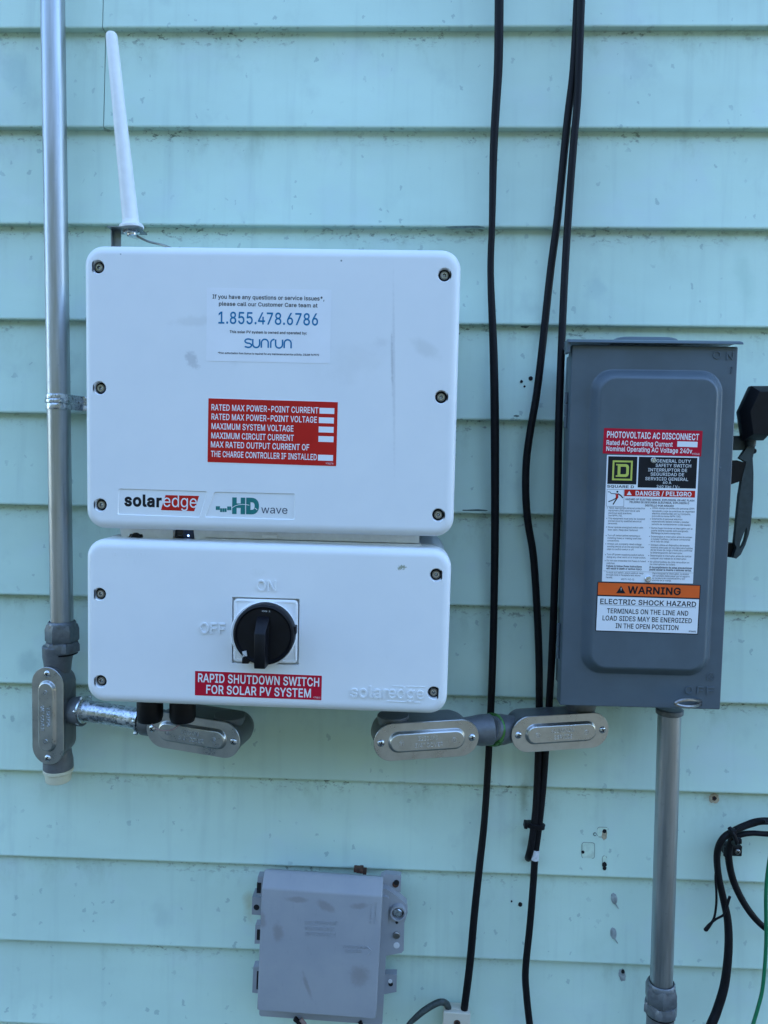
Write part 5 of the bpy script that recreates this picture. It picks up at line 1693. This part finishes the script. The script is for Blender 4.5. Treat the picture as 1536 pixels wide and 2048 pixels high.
# slab D
T.sheet(bb, u - 84 * k, u - 40 * k, v + 66 * k, v + 84 * k, .30)
T.sheet(bb, u - 84 * k, u - 40 * k, v - 84 * k, v - 66 * k, .30)
T.sheet(bb, u - 62 * k, u - 26 * k, v - 84 * k, v + 84 * k, .305)
oD = [(-30, 84), (50, 84), (74, 72), (84, 48), (84, -48), (74, -72), (50, -84), (-30, -84)]
iD = [(-30, 50), (40, 50), (48, 42), (50, 30), (50, -30), (48, -42), (40, -50), (-30, -50)]
V = [T.xyz(u + x * k, v + z * k, .30) for x, z in oD + iD]
bb.add(V, [(i, 8 + i, 8 + i + 1, i + 1) for i in range(7)], False)
bb.build('lime_emblem', 'ink_lime', st)
bb = MB()
for s, xa, xb, yb, cp in (('GENERAL DUTY', 820, 1278, 565, 6.2), ('SAFETY SWITCH', 808, 1282, 625, 6.2), ('INTERRUPTOR DE', 708, 1228, 684, 6.2), ('SEGURIDAD DE', 740, 1188, 742, 6.2),
                          ('SERVICIO GENERAL', 670, 1242, 802, 6.2), ('60 A', 905, 1018, 852, 5.4), ('240 Vac / V~', 822, 1130, 904, 5.4)):
    ln(T, c6, s, xa, yb, xb, yb + (xb - xa) * .02, cp, .014, 2, lift=.30)
bb.build('grey_lettering', 'label_grey', st)
bb = MB()
ln(T, c7b, 'DANGER / PELIGRO', 540, 205, 1286, 216, 8.6, .024, 3, lift=.30)
T.poly(bb, [T.uv(*c7b(x, y)) for x, y in ((422, 200), (490, 202), (457, 147))], .30)
bb.build('white_lettering', 'label_white', st)
bb = MB()
ln(T, c6, 'SQUARE D', 160, 902, 520, 908, 5.0, .02, 2, lift=.24)
BODY_L = [('Apply appropriate personal protective', 385, 665, 185), ('equipment (PPE) and follow safe', 420, 598, 180), ('electrical work practices.', 453, 493, 178), ('See NFPA 70E.', 485, 365, 176),
          ('This equipment must only be installed', 527, 665, 175), ('and serviced by qualified electrical', 560, 620, 174), ('personnel.', 590, 300, 173),
          ('Never operate energized switch with', 643, 640, 172), ('door open. Keep door fastened.', 677, 575, 170),
          ('Turn off switch before removing or', 753, 603, 168), ('installing fuses or making load side', 788, 617, 166), ('connections.', 820, 323, 165),
          ('Always use a properly rated voltage', 866, 620, 163), ('sensing device at all line and load fuse', 902, 652, 162), ('clips to confirm switch is off.', 936, 520, 160),
          ('Turn off power supplying switch before', 1008, 652, 158), ('doing any other work on or inside switch.', 1043, 678, 156), ('Do not use renewable link fuses in fused', 1090, 675, 155), ('switches.', 1120, 266, 153),
          ('To lock out switch, place padlock hasp', 1250, 645, 148), ('through hole in faceplate and above', 1280, 605, 147), ('handle.', 1310, 235, 146), ('40273-942-02', 1337, 522, 345)]
BODY_R = [('Utilice equipo de protección personal (EPP)', 390, 1325, 765), ('apropiado y siga las prácticas de seguridad', 428, 1328, 762), ('eléctrica establecidas por su Compañía,', 462, 1275, 761), ('(consulte la norma NFPA 70E).', 495, 1148, 759),
          ('Solamente el personal eléctrico', 532, 1165, 757), ('especializado deberá instalar y prestar', 568, 1253, 756), ('servicio de mantenimiento a este equipo.', 605, 1282, 755),
          ('Nunca haga funcionar el interruptor con la', 656, 1298, 752), ('puerta abierta cuando esté energizado.', 690, 1248, 750), ('Mantenga la puerta asegurada.', 722, 1145, 749),
          ('Desenergice el interruptor antes de extraer', 770, 1297, 748), ('o instalar fusibles y de hacer conexiones', 803, 1270, 746), ('en el lado de carga.', 832, 992, 745),
          ('Siempre utilice un dispositivo de tensión', 882, 1260, 743), ('nominal adecuado en los clips para fusibles', 917, 1305, 742), ('de las líneas de carga y línea para confirmar', 949, 1300, 741), ('la desenergización del interruptor.', 984, 1170, 739),
          ('Desenergice el interruptor antes de realizar', 1025, 1287, 736), ('cualquier otro trabajo en el interruptor.', 1060, 1222, 735), ('No utilice fusibles de cinta removibles en', 1107, 1258, 733), ('los interruptores de fusible.', 1137, 1072, 732),
          ('Para bloquear el interruptor, la aldaba', 1262, 1250, 768), ('del candado debe pasar por el agujero', 1293, 1262, 766), ('en la placa de comunicación y por', 1324, 1202, 764), ('encima de la manija.', 1351, 1018, 762)]
for s, yb, xe, xs_ in BODY_L + BODY_R:
    ln(T, c7b, s, xs_, yb - 3, xe, yb + 4, 3.4, .004, 2, lift=.24)
for s, yb, xs_, xe, cp in (('HAZARD OF ELECTRIC SHOCK, EXPLOSION, OR ARC FLASH', 277, 408, 1325, 3.7), ('PELIGRO DE DESCARGA ELÉCTRICA, EXPLOSIÓN O', 313, 462, 1255, 3.7), ('DESTELLO POR ARQUEO', 354, 668, 1050, 3.7),
                           ('Failure to follow these instructions', 1163, 150, 623, 3.9), ('will result in death or serious injury.', 1196, 150, 628, 3.9),
                           ('El incumplimiento de estas precauciones', 1182, 727, 1292, 3.9), ('podrá causar la muerte o lesiones serias.', 1213, 727, 1287, 3.9)):
    ln(T, c7b, s, xs_, yb - 4, xe, yb + 6, cp, .022, 2, lift=.24)
for px_, py_ in [(163, 372), (157, 512), (152, 628), (148, 742), (144, 853), (138, 998), (136, 1078), (743, 380), (738, 520), (732, 638), (727, 753), (722, 864), (715, 1008), (712, 1090)]:
    u, v = T.uv(*c7b(px_, py_))
    T.poly(bb, [(u + .42 * math.cos(t * math.pi / 4), v + .42 * math.sin(t * math.pi / 4)) for t in range(8)], .24)
uv1, uv2 = T.uv(*c7b(112, 1215)), T.uv(*c7b(1310, 1240))
T.sheet(bb, uv1[0], uv2[0], (uv1[1] + uv2[1]) / 2 - .1, (uv1[1] + uv2[1]) / 2 + .1, .24)
bb.build('black_lettering', 'ink_black', st)
# pictogram frame and struck figure
bb = MB()
qa = [T.uv(*c7b(x, y)) for x, y in ((160, 123), (388, 130), (383, 355), (150, 350))]
for i in range(4):
    T.stroke(bb, [qa[i], qa[(i + 1) % 4]], .28, .24)
u, v = T.uv(*c7b(298, 157))
T.poly(bb, [(u + 1.05 * math.cos(t * math.pi / 6), v + 1.05 * math.sin(t * math.pi / 6)) for t in range(12)], .24)
P_ = lambda pts: [T.uv(*c7b(x, y)) for x, y in pts]
T.stroke(bb, P_(((283, 183), (215, 180), (200, 160), (172, 157))), .7, .25)
T.stroke(bb, P_(((305, 183), (345, 208), (372, 240))), 1.2, .25)
T.stroke(bb, P_(((282, 245), (225, 272), (178, 290))), 1.1, .25)
T.stroke(bb, P_(((290, 250), (262, 290), (240, 328))), 1.2, .25)
bb.build('struck_figure', 'ink_black', st)
bb = MB()
T.poly(bb, P_(((283, 180), (306, 180), (312, 232), (290, 262), (272, 250))), .235)
T.stroke(bb, P_(((268, 190), (292, 214), (280, 224), (300, 246))), .7, .26)
bb.build('red_figure', 'label_red', st)
for px, py, r in ((1307, 920.5, 4.0), (1295.5, 1157.5, 4.6)):
    u, v = T.uv(px, py)
    p = T.xyz(u, v, .3)
    bb = MB()
    bb.lathe(p, (0, -1, 0), [(r * .78, -.3), (r * .78, .8), (r * .62, 1.6), (r * .34, 1.7), (r * .3, .9), (.2, .9)], 20)
    bb.build('panel_screw', 'zinc', DIS)

T = Plate(DIS, ((1194.4, 1163.4), (1400.8, 1170), (1396, 1269), (1191, 1262)), DP)
bb = MB()
T.full(bb, .30)
st = bb.build('warning_label', 'ink_black', DIS)
c8 = lambda x, y: crop(x, y, 1180, 1140, 6.4)
e = .85
vd = (T.uv(*c8(92, 320))[1] + T.uv(*c8(1400, 354))[1]) / 2
ve = (T.uv(*c8(92, 337))[1] + T.uv(*c8(1400, 371))[1]) / 2
bb = MB()
T.sheet(bb, -T.w / 2 + e, T.w / 2 - e, vd, T.h / 2 - e, .37)
bb.build('orange_print', 'label_orange', st)
bb = MB()
T.sheet(bb, -T.w / 2 + e, T.w / 2 - e, -T.h / 2 + e, ve, .37)
tri = [T.uv(*c8(x, y)) for x, y in ((394, 226), (400, 226), (399, 262), (395, 262))]
T.poly(bb, tri, .50)
bb.build('white_print', 'label_white', st)
bb = MB()
T.poly(bb, [T.uv(*c8(x, y)) for x, y in ((333, 296), (452, 299), (396, 202))], .44)
bb.build('warning_triangle', 'ink_black', st)
bb = MB()
ln(T, c8, 'WARNING', 478, 298, 1158, 316, 14.4, .026, 3, lift=.44)
ln(T, c8, 'ELECTRIC SHOCK HAZARD', 128, 433, 1355, 466, 10.2, .016, 3, lift=.44)
a_, c_ = T.uv(*c8(124, 446)), T.uv(*c8(1356, 480))
T.sheet(bb, a_[0], c_[0], (a_[1] + c_[1]) / 2 - .16, (a_[1] + c_[1]) / 2 + .16, .44)
ln(T, c8, 'TERMINALS ON THE LINE AND', 215, 552, 1255, 581, 9.7, .014, 3, lift=.44)
ln(T, c8, 'LOAD SIDES MAY BE ENERGIZED', 158, 644, 1300, 677, 9.7, .014, 3, lift=.44)
ln(T, c8, 'IN THE OPEN POSITION', 325, 742, 1128, 766, 9.7, .014, 3, lift=.44)
ln(T, c8, '970651', 1262, 794, 1356, 797, 3.2, .03, 2, lift=.44)
bb.build('black_lettering', 'ink_black', st)

# ------------------------------------------------------------------ telephone network interface
TEL = Frame('telephone_box', at(640, 1890, .0), 'weathered grey telephone interface box under the white boxes', 'telephone box', roll=-1.9)
DT = .072
ct = lambda x, y: crop(x, y, 470, 1700, 3.84)
q = [TEL.l(*ct(x, y), DT) for x, y in ((218, 150), (1135, 215), (1085, 1298), (163, 1235))]
tx0, tx1 = (q[0][0] + q[3][0]) / 2, (q[1][0] + q[2][0]) / 2
tz1, tz0 = (q[0][1] + q[1][1]) / 2, (q[2][1] + q[3][1]) / 2
zs = TEL.l(*ct(640, 322), DT)[1]
zA = TEL.l(*ct(640, 172), .026)[1]
zB = TEL.l(*ct(640, 196), .060)[1]
zD = TEL.l(*ct(640, 1290), .040)[1]
prof = [(-24, zA), (-56, zB + 1.2), (-59, zB + .4), (-60.2, zB - .8), (-71.2, zs + 1.2), (-72.1, zs), (-72.4, zs - 2), (-72.2, tz0 + 8), (-71.8, tz0 + .8), (-71, tz0), (-66, tz0 - .6), (-24, tz0 - 2)]
bb = MB()
cy_, cz_ = -48, (tz0 + zB) / 2
R = []
for x, k in ((tx0, .965), (tx0 + .8, .985), (tx0 + 2.2, 1.0), (tx1 - 2.2, 1.0), (tx1 - .8, .985), (tx1, .965)):
    R.append([(x + (tx0 - tx0) , cy_ + (y - cy_) * k, cz_ + (z - cz_) * (1 - (1 - k) * .3)) for y, z in prof])
bb.loft(R[::-1])
T = Flat(-72.3)


def tel_emb(s, xl, yl, xr, yr_, cap, ext=.45):
    a, c = TEL.l(*ct(xl, yl), DT), TEL.l(*ct(xr, yr_), DT)
    P = Flat(-72.25, a[0], a[1], math.atan2(c[1] - a[1], c[0] - a[0]))
    bb.text(P, s, 0, math.hypot(c[0] - a[0], c[1] - a[1]), 0, cap / 3.84 * mm_per_px(DT), ext, .006, 2, extrude=ext)


tel_emb('TELEPHONE', 528, 568, 792, 576, 30)
tel_emb('NETWORK', 540, 613, 770, 620, 30)
tel_emb('INTERFACE', 538, 655, 776, 662, 30)
tel_emb('CUSTOMER', 825, 750, 1015, 757, 24)
tel_emb('ACCESS', 840, 782, 975, 787, 24)
tel_emb('TO OPEN', 1040, 400, 1032, 560, 18, .4)
tel_emb('TURN SCREW', 1076, 395, 1066, 560, 18, .4)
ar = [TEL.l(*ct(x, y), DT) for x, y in ((1015, 742), (1048, 768), (1018, 808))]
bb.tube([(x, -72.2, z) for x, z in ar], .8, 6)
bb.build('cover', 'weathered_plastic', TEL)
bb = MB()
xr_ = TEL.l(*ct(1155, 900), .035)[0]
bb.loft([[(x, y, z) for x, z in rrect(xr_ - tx0 + 2, zA - 15 - zD, 3, 3, (xr_ + tx0 - 2) / 2, (zA - 15 + zD) / 2)] for y in (-5, -40, -44)])
bb.build('base', 'weathered_plastic', TEL)


def lug(name, pts, y0, y1, d):
    lp_ = ccw([TEL.l(*ct(x, y), d) for x, y in pts])
    b_ = MB()
    b_.plate(lp_, y0, y1)
    return b_.build(name, 'weathered_plastic', TEL)


lug('mounting_lug', [(1120, 205), (1160, 185), (1277, 200), (1272, 322), (1130, 330)], -20, -30, .030)
lug('screw_housing', [(1120, 300), (1165, 300), (1250, 360), (1318, 420), (1326, 480), (1300, 560), (1296, 770), (1280, 790), (1150, 815), (1110, 820)], -27, -40, .040)
lug('mounting_lug', [(1130, 965), (1160, 955), (1243, 957), (1240, 1090), (1150, 1108), (1130, 1100)], -12, -22, .022)
lug('hinge_lug', [(230, 205), (175, 205), (165, 345), (230, 345)], -38, -50, .05)
lug('mounting_lug', [(230, 372), (132, 360), (128, 495), (230, 505)], -4, -24, .024)
lug('hinge_lug', [(230, 575), (156, 580), (150, 720), (230, 720)], -38, -50, .05)
lug('hinge_lug', [(230, 895), (140, 900), (132, 1095), (230, 1110)], -38, -50, .05)


def tdisc(name, x, y, d, r, h, mat, n=20, prof=None):
    c = TEL.p(*ct(x, y), d)
    b_ = MB()
    b_.lathe(c, (0, -1, 0), prof or [(r, -1), (r, h * .7), (r * .8, h)], n)
    return b_.build(name, mat, TEL)


mmt = mm_per_px(.04) / 3.84
tdisc('rusty_screw', 1233, 262, .030, 26 * mmt, 1.2, 'rust')
tdisc('screw_hole', 1240, 250, .0305, 22 * mmt, .9, 'black_matt')
tdisc('screw_boss', 1253, 470, .040, 68 * mmt, 5, 'weathered_plastic', 28, [(68 * mmt, -1), (66 * mmt, 4), (62 * mmt, 6), (50 * mmt, 6), (48 * mmt, 1.2), (.1, 1.2)])
tdisc('boss_recess', 1253, 470, .0414, 47 * mmt, .4, 'black_matt', 28)
tdisc('hex_bolt', 1250, 470, .0416, 38 * mmt, 4, 'zinc', 6)
tdisc('bolt_washer', 1250, 470, .0415, 44 * mmt, 1.4, 'dark_steel', 28)
tdisc('screw_head', 1240, 652, .040, 29 * mmt, 2.2, 'dark_steel')
tdisc('plug_dot', 1240, 732, .040, 25 * mmt, .5, 'label_grey')
tdisc('screw_hole', 1243, 556, .040, 12 * mmt, .4, 'black_matt')
tdisc('screw_hole', 1196, 1030, .022, 19 * mmt, .3, 'black_matt')
tdisc('screw_hole', 1192, 1008, .0222, 17 * mmt, .4, 'label_grey')
tdisc('screw_hole', 165, 440, .024, 24 * mmt, .4, 'black_matt')
for y0, y1 in ((250, 330), (610, 690), (930, 1070)):
    c0, c1 = TEL.p(*ct(188, y0), .05), TEL.p(*ct(178, y1), .05)
    bb = MB()
    bb.box(c0.x - 3, c0.x + 2.0, -46, -50.6, c1.z, c0.z, .4)
    bb.build('hinge_slot', 'black_matt', TEL)
bb = MB()
for (x, y) in ((930, 150), (950, 152), (975, 150), (1000, 168)):
    c = TEL.p(*ct(x, y), .012)
    bb.box(c.x - 3.0, c.x + 1.6, -2, -12 - random.random() * 3, c.z - 4.2, c.z + .6, .8)
bb.build('rusty_clip', 'rust', TEL)
# leads hanging out of its bottom
for lab, pts, r, m in (('black lead hanging from the underside of the telephone box', ((589, 2037), (596, 2043), (603, 2053), (608, 2080)), 3.0, 'black_rubber'),
                       ('brown-grey lead beside the black one under the telephone box', ((601, 2038), (606, 2044), (611, 2053), (614, 2080)), 2.6, 'pinkish_wire'),
                       ('short black stub under the right end of the telephone box', ((720, 2044), (722, 2049), (724, 2060), (724, 2080)), 2.8, 'black_rubber')):
    o = at(pts[0][0], pts[0][1], .05)
    bb = MB()
    bb.tube(spline([(at(x, y, .05) - o) * 1000 for x, y in pts], 5), r, 8)
    w = bb.build('phone_lead', m)
    w.location = o
    tag(w, lab, 'wire')


# ------------------------------------------------------------------ cables
def cable(label, pts, r, mat='black_rubber', name='black_cable', group=None, sub=8, rads=None):
    """pts: (px, py, depth in metres) along the cable."""
    o = at(*pts[0])
    P = spline([(at(*p) - o) * 1000 for p in pts], sub)
    rr = r
    if rads:
        rads = [q * 1.07 for q in rads]
        rr = []
        for i in range(len(P)):
            t = i / sub
            k = min(int(t), len(rads) - 2)
            rr.append(rads[k] + (rads[k + 1] - rads[k]) * (t - k))
    bb = MB()
    bb.tube(P, rr, 12)
    c = bb.build(name, mat)
    c.location = o
    tag(c, label, 'cable', group)
    return c


cable('black cable hanging alone between the white and grey boxes',
      [(999, -220, .022), (998.3, 0, .020), (996.6, 130, .018), (991.5, 219, .017), (987, 308, .016), (984.2, 444, .016), (981.3, 547, .015), (987, 700, .016), (989.6, 837, .018),
       (990, 1042, .018), (988, 1206, .016), (984.4, 1349, .014), (977.7, 1500, .014), (969.4, 1634, .015), (959.5, 1727, .016), (949.5, 1821, .018), (939.7, 1928, .016), (928.5, 2018, .011)],
      4.4, group='black cables hanging down the wall', rads=[5, 4.9, 4.8, 4.5, 4.3, 3.6, 3.7, 4.5, 4.8, 4.6, 4.2, 4.2, 4.0, 4.0, 4.3, 4.4, 4.5, 4.4])
CL = cable('black cable of the pair that bows out left and ends in the siding',
      [(1163, -220, .020), (1154.5, 0, .016), (1147, 137, .015), (1135, 239, .014), (1124.6, 342, .013), (1114, 444, .013), (1100.5, 547, .013), (1084, 700, .014), (1073, 790, .016), (1061, 860, .018),
       (1053, 920, .018), (1051.5, 985, .018), (1056, 1045, .017), (1066.5, 1110, .015), (1073, 1200, .013), (1077.5, 1300, .013), (1078.6, 1400, .013), (1077, 1500, .014), (1072.5, 1607, .015), (1067.5, 1655, .016),
       (1062.5, 1690, .016), (1058, 1710, .013), (1056.5, 1715, .004), (1056.5, 1716, -.006)],
      4.5, group='black cables hanging down the wall')
CR = cable('black cable of the pair running down beside the grey box, with a white tag',
      [(1171, -220, .030), (1162.5, 0, .026), (1159, 100, .024), (1154.5, 205, .022), (1147, 290, .022), (1138, 410, .022), (1129.6, 547, .024), (1122.8, 700, .034), (1117.5, 850, .050), (1114.7, 1017, .056), (1109.5, 1160, .054),
       (1105.5, 1273, .042), (1099, 1400, .020), (1091.4, 1500, .014), (1085.5, 1580, .014), (1077.5, 1655, .014), (1070.5, 1708, .013), (1066.5, 1767, .014), (1060, 1848, .015), (1051, 1941, .016), (1053.5, 1995, .016), (1060, 2056, .018), (1068, 2140, .018)],
      4.4, group='black cables hanging down the wall')
o = CR.location
bb = MB()
a, c = (at(1071.6, 1699, .0132) - o) * 1000, (at(1069.4, 1719, .0132) - o) * 1000
bb.tube([a, c], 5.0, 14)
bb.build('cable_tag', 'tag_white', CR)
# tie round the pair
p = at(1070, 1651, .016)
F = Frame('cable_tie', p, 'black cable tie binding the pair of cables under the right conduit bodies', 'cable tie', roll=-8)
bb = MB()
n = 20
ring = lambda sx, sy, z: [(sx * math.cos(2 * math.pi * i / n), 1 + sy * math.sin(2 * math.pi * i / n), z) for i in range(n)]
bb.loft([ring(12.4, 6.5, -3), ring(12.8, 6.9, -2.6), ring(12.8, 6.9, 2.6), ring(12.4, 6.5, 3)], True, True)
bb.build('strap', 'black_plastic', F)
bb = MB()
bb.box(-14.0, -9.8, 4, -6.8, -3.6, 3.8, .8)
bb.build('buckle', 'black_plastic', F)

# bundle at the lower right
DB = .022
ce = lambda x, y: crop(x, y, 1250, 1580, 4.377)
cable('thick black cable at the right edge looping over and straight down',
      [(1640, 1652, DB), (*ce(1260, 272), DB), (*ce(1100, 296), DB), (*ce(950, 360), .026), (*ce(852, 432), .028), (*ce(806, 560), .026), (*ce(818, 750), .022), (*ce(860, 950), .020), (*ce(900, 1150), .022), (*ce(905, 1400), .026),
       (*ce(872, 1700), .030), (*ce(805, 1930), .034), (*ce(752, 2060), .038), (*ce(700, 2200), .040)], 4.0, group='black cables in the tied bundle at the right edge',
      rads=[4, 4, 3.9, 3.8, 3.7, 3.7, 3.9, 4.1, 4.4, 4.6, 4.9, 5.0, 5.1, 5.1])
cable('black cable at the right edge curving down to the right behind the green wire',
      [(1640, 1672, .020), (*ce(1260, 386), .020), (*ce(1120, 378), .020), (*ce(1010, 392), .020), (*ce(935, 440), .018), (*ce(906, 560), .016), (*ce(935, 750), .014), (*ce(1008, 930), .016), (*ce(1110, 1090), .020), (*ce(1225, 1206), .022), (1570, 1880, .022)],
      3.8, group='black cables in the tied bundle at the right edge', rads=[3, 3, 3, 3.2, 3.9, 4.1, 4.0, 3.9, 3.8, 3.6, 3.6])
cable('thin black strand twisting over the thick cable at the right edge',
      [(1620, 1650, .026), (*ce(1262, 292), .028), (*ce(1215, 262), .030), (*ce(1150, 256), .030), (*ce(1070, 280), .030), (*ce(1000, 320), .031), (*ce(930, 385), .033)], 1.3, name='thin_strand')
cable('thin black tail hanging in a loose V beside the thick cable',
      [(*ce(806, 640), .026), (*ce(792, 760), .024), (*ce(800, 900), .024), (*ce(798, 1010), .024), (*ce(780, 1120), .025), (*ce(745, 1180), .026), (*ce(708, 1222), .026), (*ce(745, 1172), .027), (*ce(800, 1128), .029), (*ce(862, 1092), .032), (*ce(892, 1020), .032), (*ce(905, 970), .032), (*ce(918, 932), .032)],
      1.3, name='thin_strand', sub=6, rads=[1.3, 1.3, 1.3, 1.3, 1.3, 1.7, 2.5, 1.5, 1.2, 1.3, 1.5, 1.6, 1.6])
cable('green insulated wire at the right edge', [(1545, 1680, .030), (*ce(1246, 740), .030), (*ce(1233, 950), .030), (*ce(1236, 1300), .030), (*ce(1222, 1560), .032), (*ce(1200, 1760), .034), (*ce(1160, 1920), .036), (*ce(1118, 2060), .038), (*ce(1080, 2180), .04)],
      2.2, 'green_wire', 'green_wire')
p = at(*ce(932, 392), .026)
F = Frame('cable_tie', p, 'black cable tie round the cable bundle at the right edge', 'cable tie', roll=0)
bb = MB()
bb.tube(spline([(-3.6, -2, 9.5), (-2, -7.5, 6.5), (0.5, -8.2, 1), (3, -7.5, -6), (2.5, 0, -10)], 5), 2.7, 8)
bb.build('strap', 'black_plastic', F)
bb = MB()
bb.box(-4.6, 2.4, -1, -9.5, 2.6, 10, 1)
bb.box(2, 9.5, -2, -8.5, -7.4, -1.2, 1)
bb.build('buckle', 'black_plastic', F)
F = Frame('cable_clip', at(*ce(945, 528), .008), 'small black clip screwed to the siding below the tied cable bundle', 'clip')
bb = MB()
a, c = F.l(*ce(872, 482), .012), F.l(*ce(1020, 578), .012)
bb.box(a[0], c[0], 8, -6, c[1], a[1], 1.6)
bb.tube([(a[0] + 3.5, -6, c[1] + .6), (a[0] + 3.5, -6, a[1] - .6)], 5.2, 12)
bb.build('clip_body', 'black_plastic', F)
bb = MB()
s_ = F.l(*ce(985, 540), .014)
pan_screw(bb, s_[0], -6, s_[1], 3.6, 'dark_steel', .7)
bb.build('clip_screw', 'dark_steel', F)

# ------------------------------------------------------------------ small beige box at the bottom
p = at(914, 2040, .0)
F = Frame('junction_box', p, 'small yellowed plastic box with a rusty screw hole, taking the single black cable', 'junction box', roll=-1.5)
a, c = F.l(887, 2023, .019), F.l(938.5, 2080, .019)
bb = MB()
bb.box(a[0] + 1.0, c[0] - 1.0, -1, -13, -45, a[1] - .1, .6)
bb.box(a[0], c[0], -13, -19, -46, a[1] - .8, 1.0)
bb.build('box_cover', 'yellowed_plastic', F)
bb = MB()
s_ = F.l(914, 2046, .019)
bb.lathe((s_[0], -18.9, s_[1]), (0, -1, 0), [(4.2, 0), (4.2, .5), (2.8, .6)], 20)
bb.build('rusty_screw', 'rust', F)
bb = MB()
bb.lathe((s_[0], -19.2, s_[1]), (0, -1, 0), [(2.4, 0), (2.4, .5)], 16)
bb.build('screw_hole', 'black_matt', F)
cable('grey-black sheathed cable arching from the beige box to the lower left', [(898, 2024, .010), (896.5, 2015, .011), (893, 2008, .014), (885, 2004, .022), (872, 2007, .023), (850, 2020, .026), (834, 2033, .028), (815, 2052, .03), (798, 2080, .032)],
      3.6, 'grey_sheath', 'sheathed_cable', rads=[3.8, 3.8, 3.8, 3.8, 3.8, 3.8, 3.5, 2.6, 2.6])
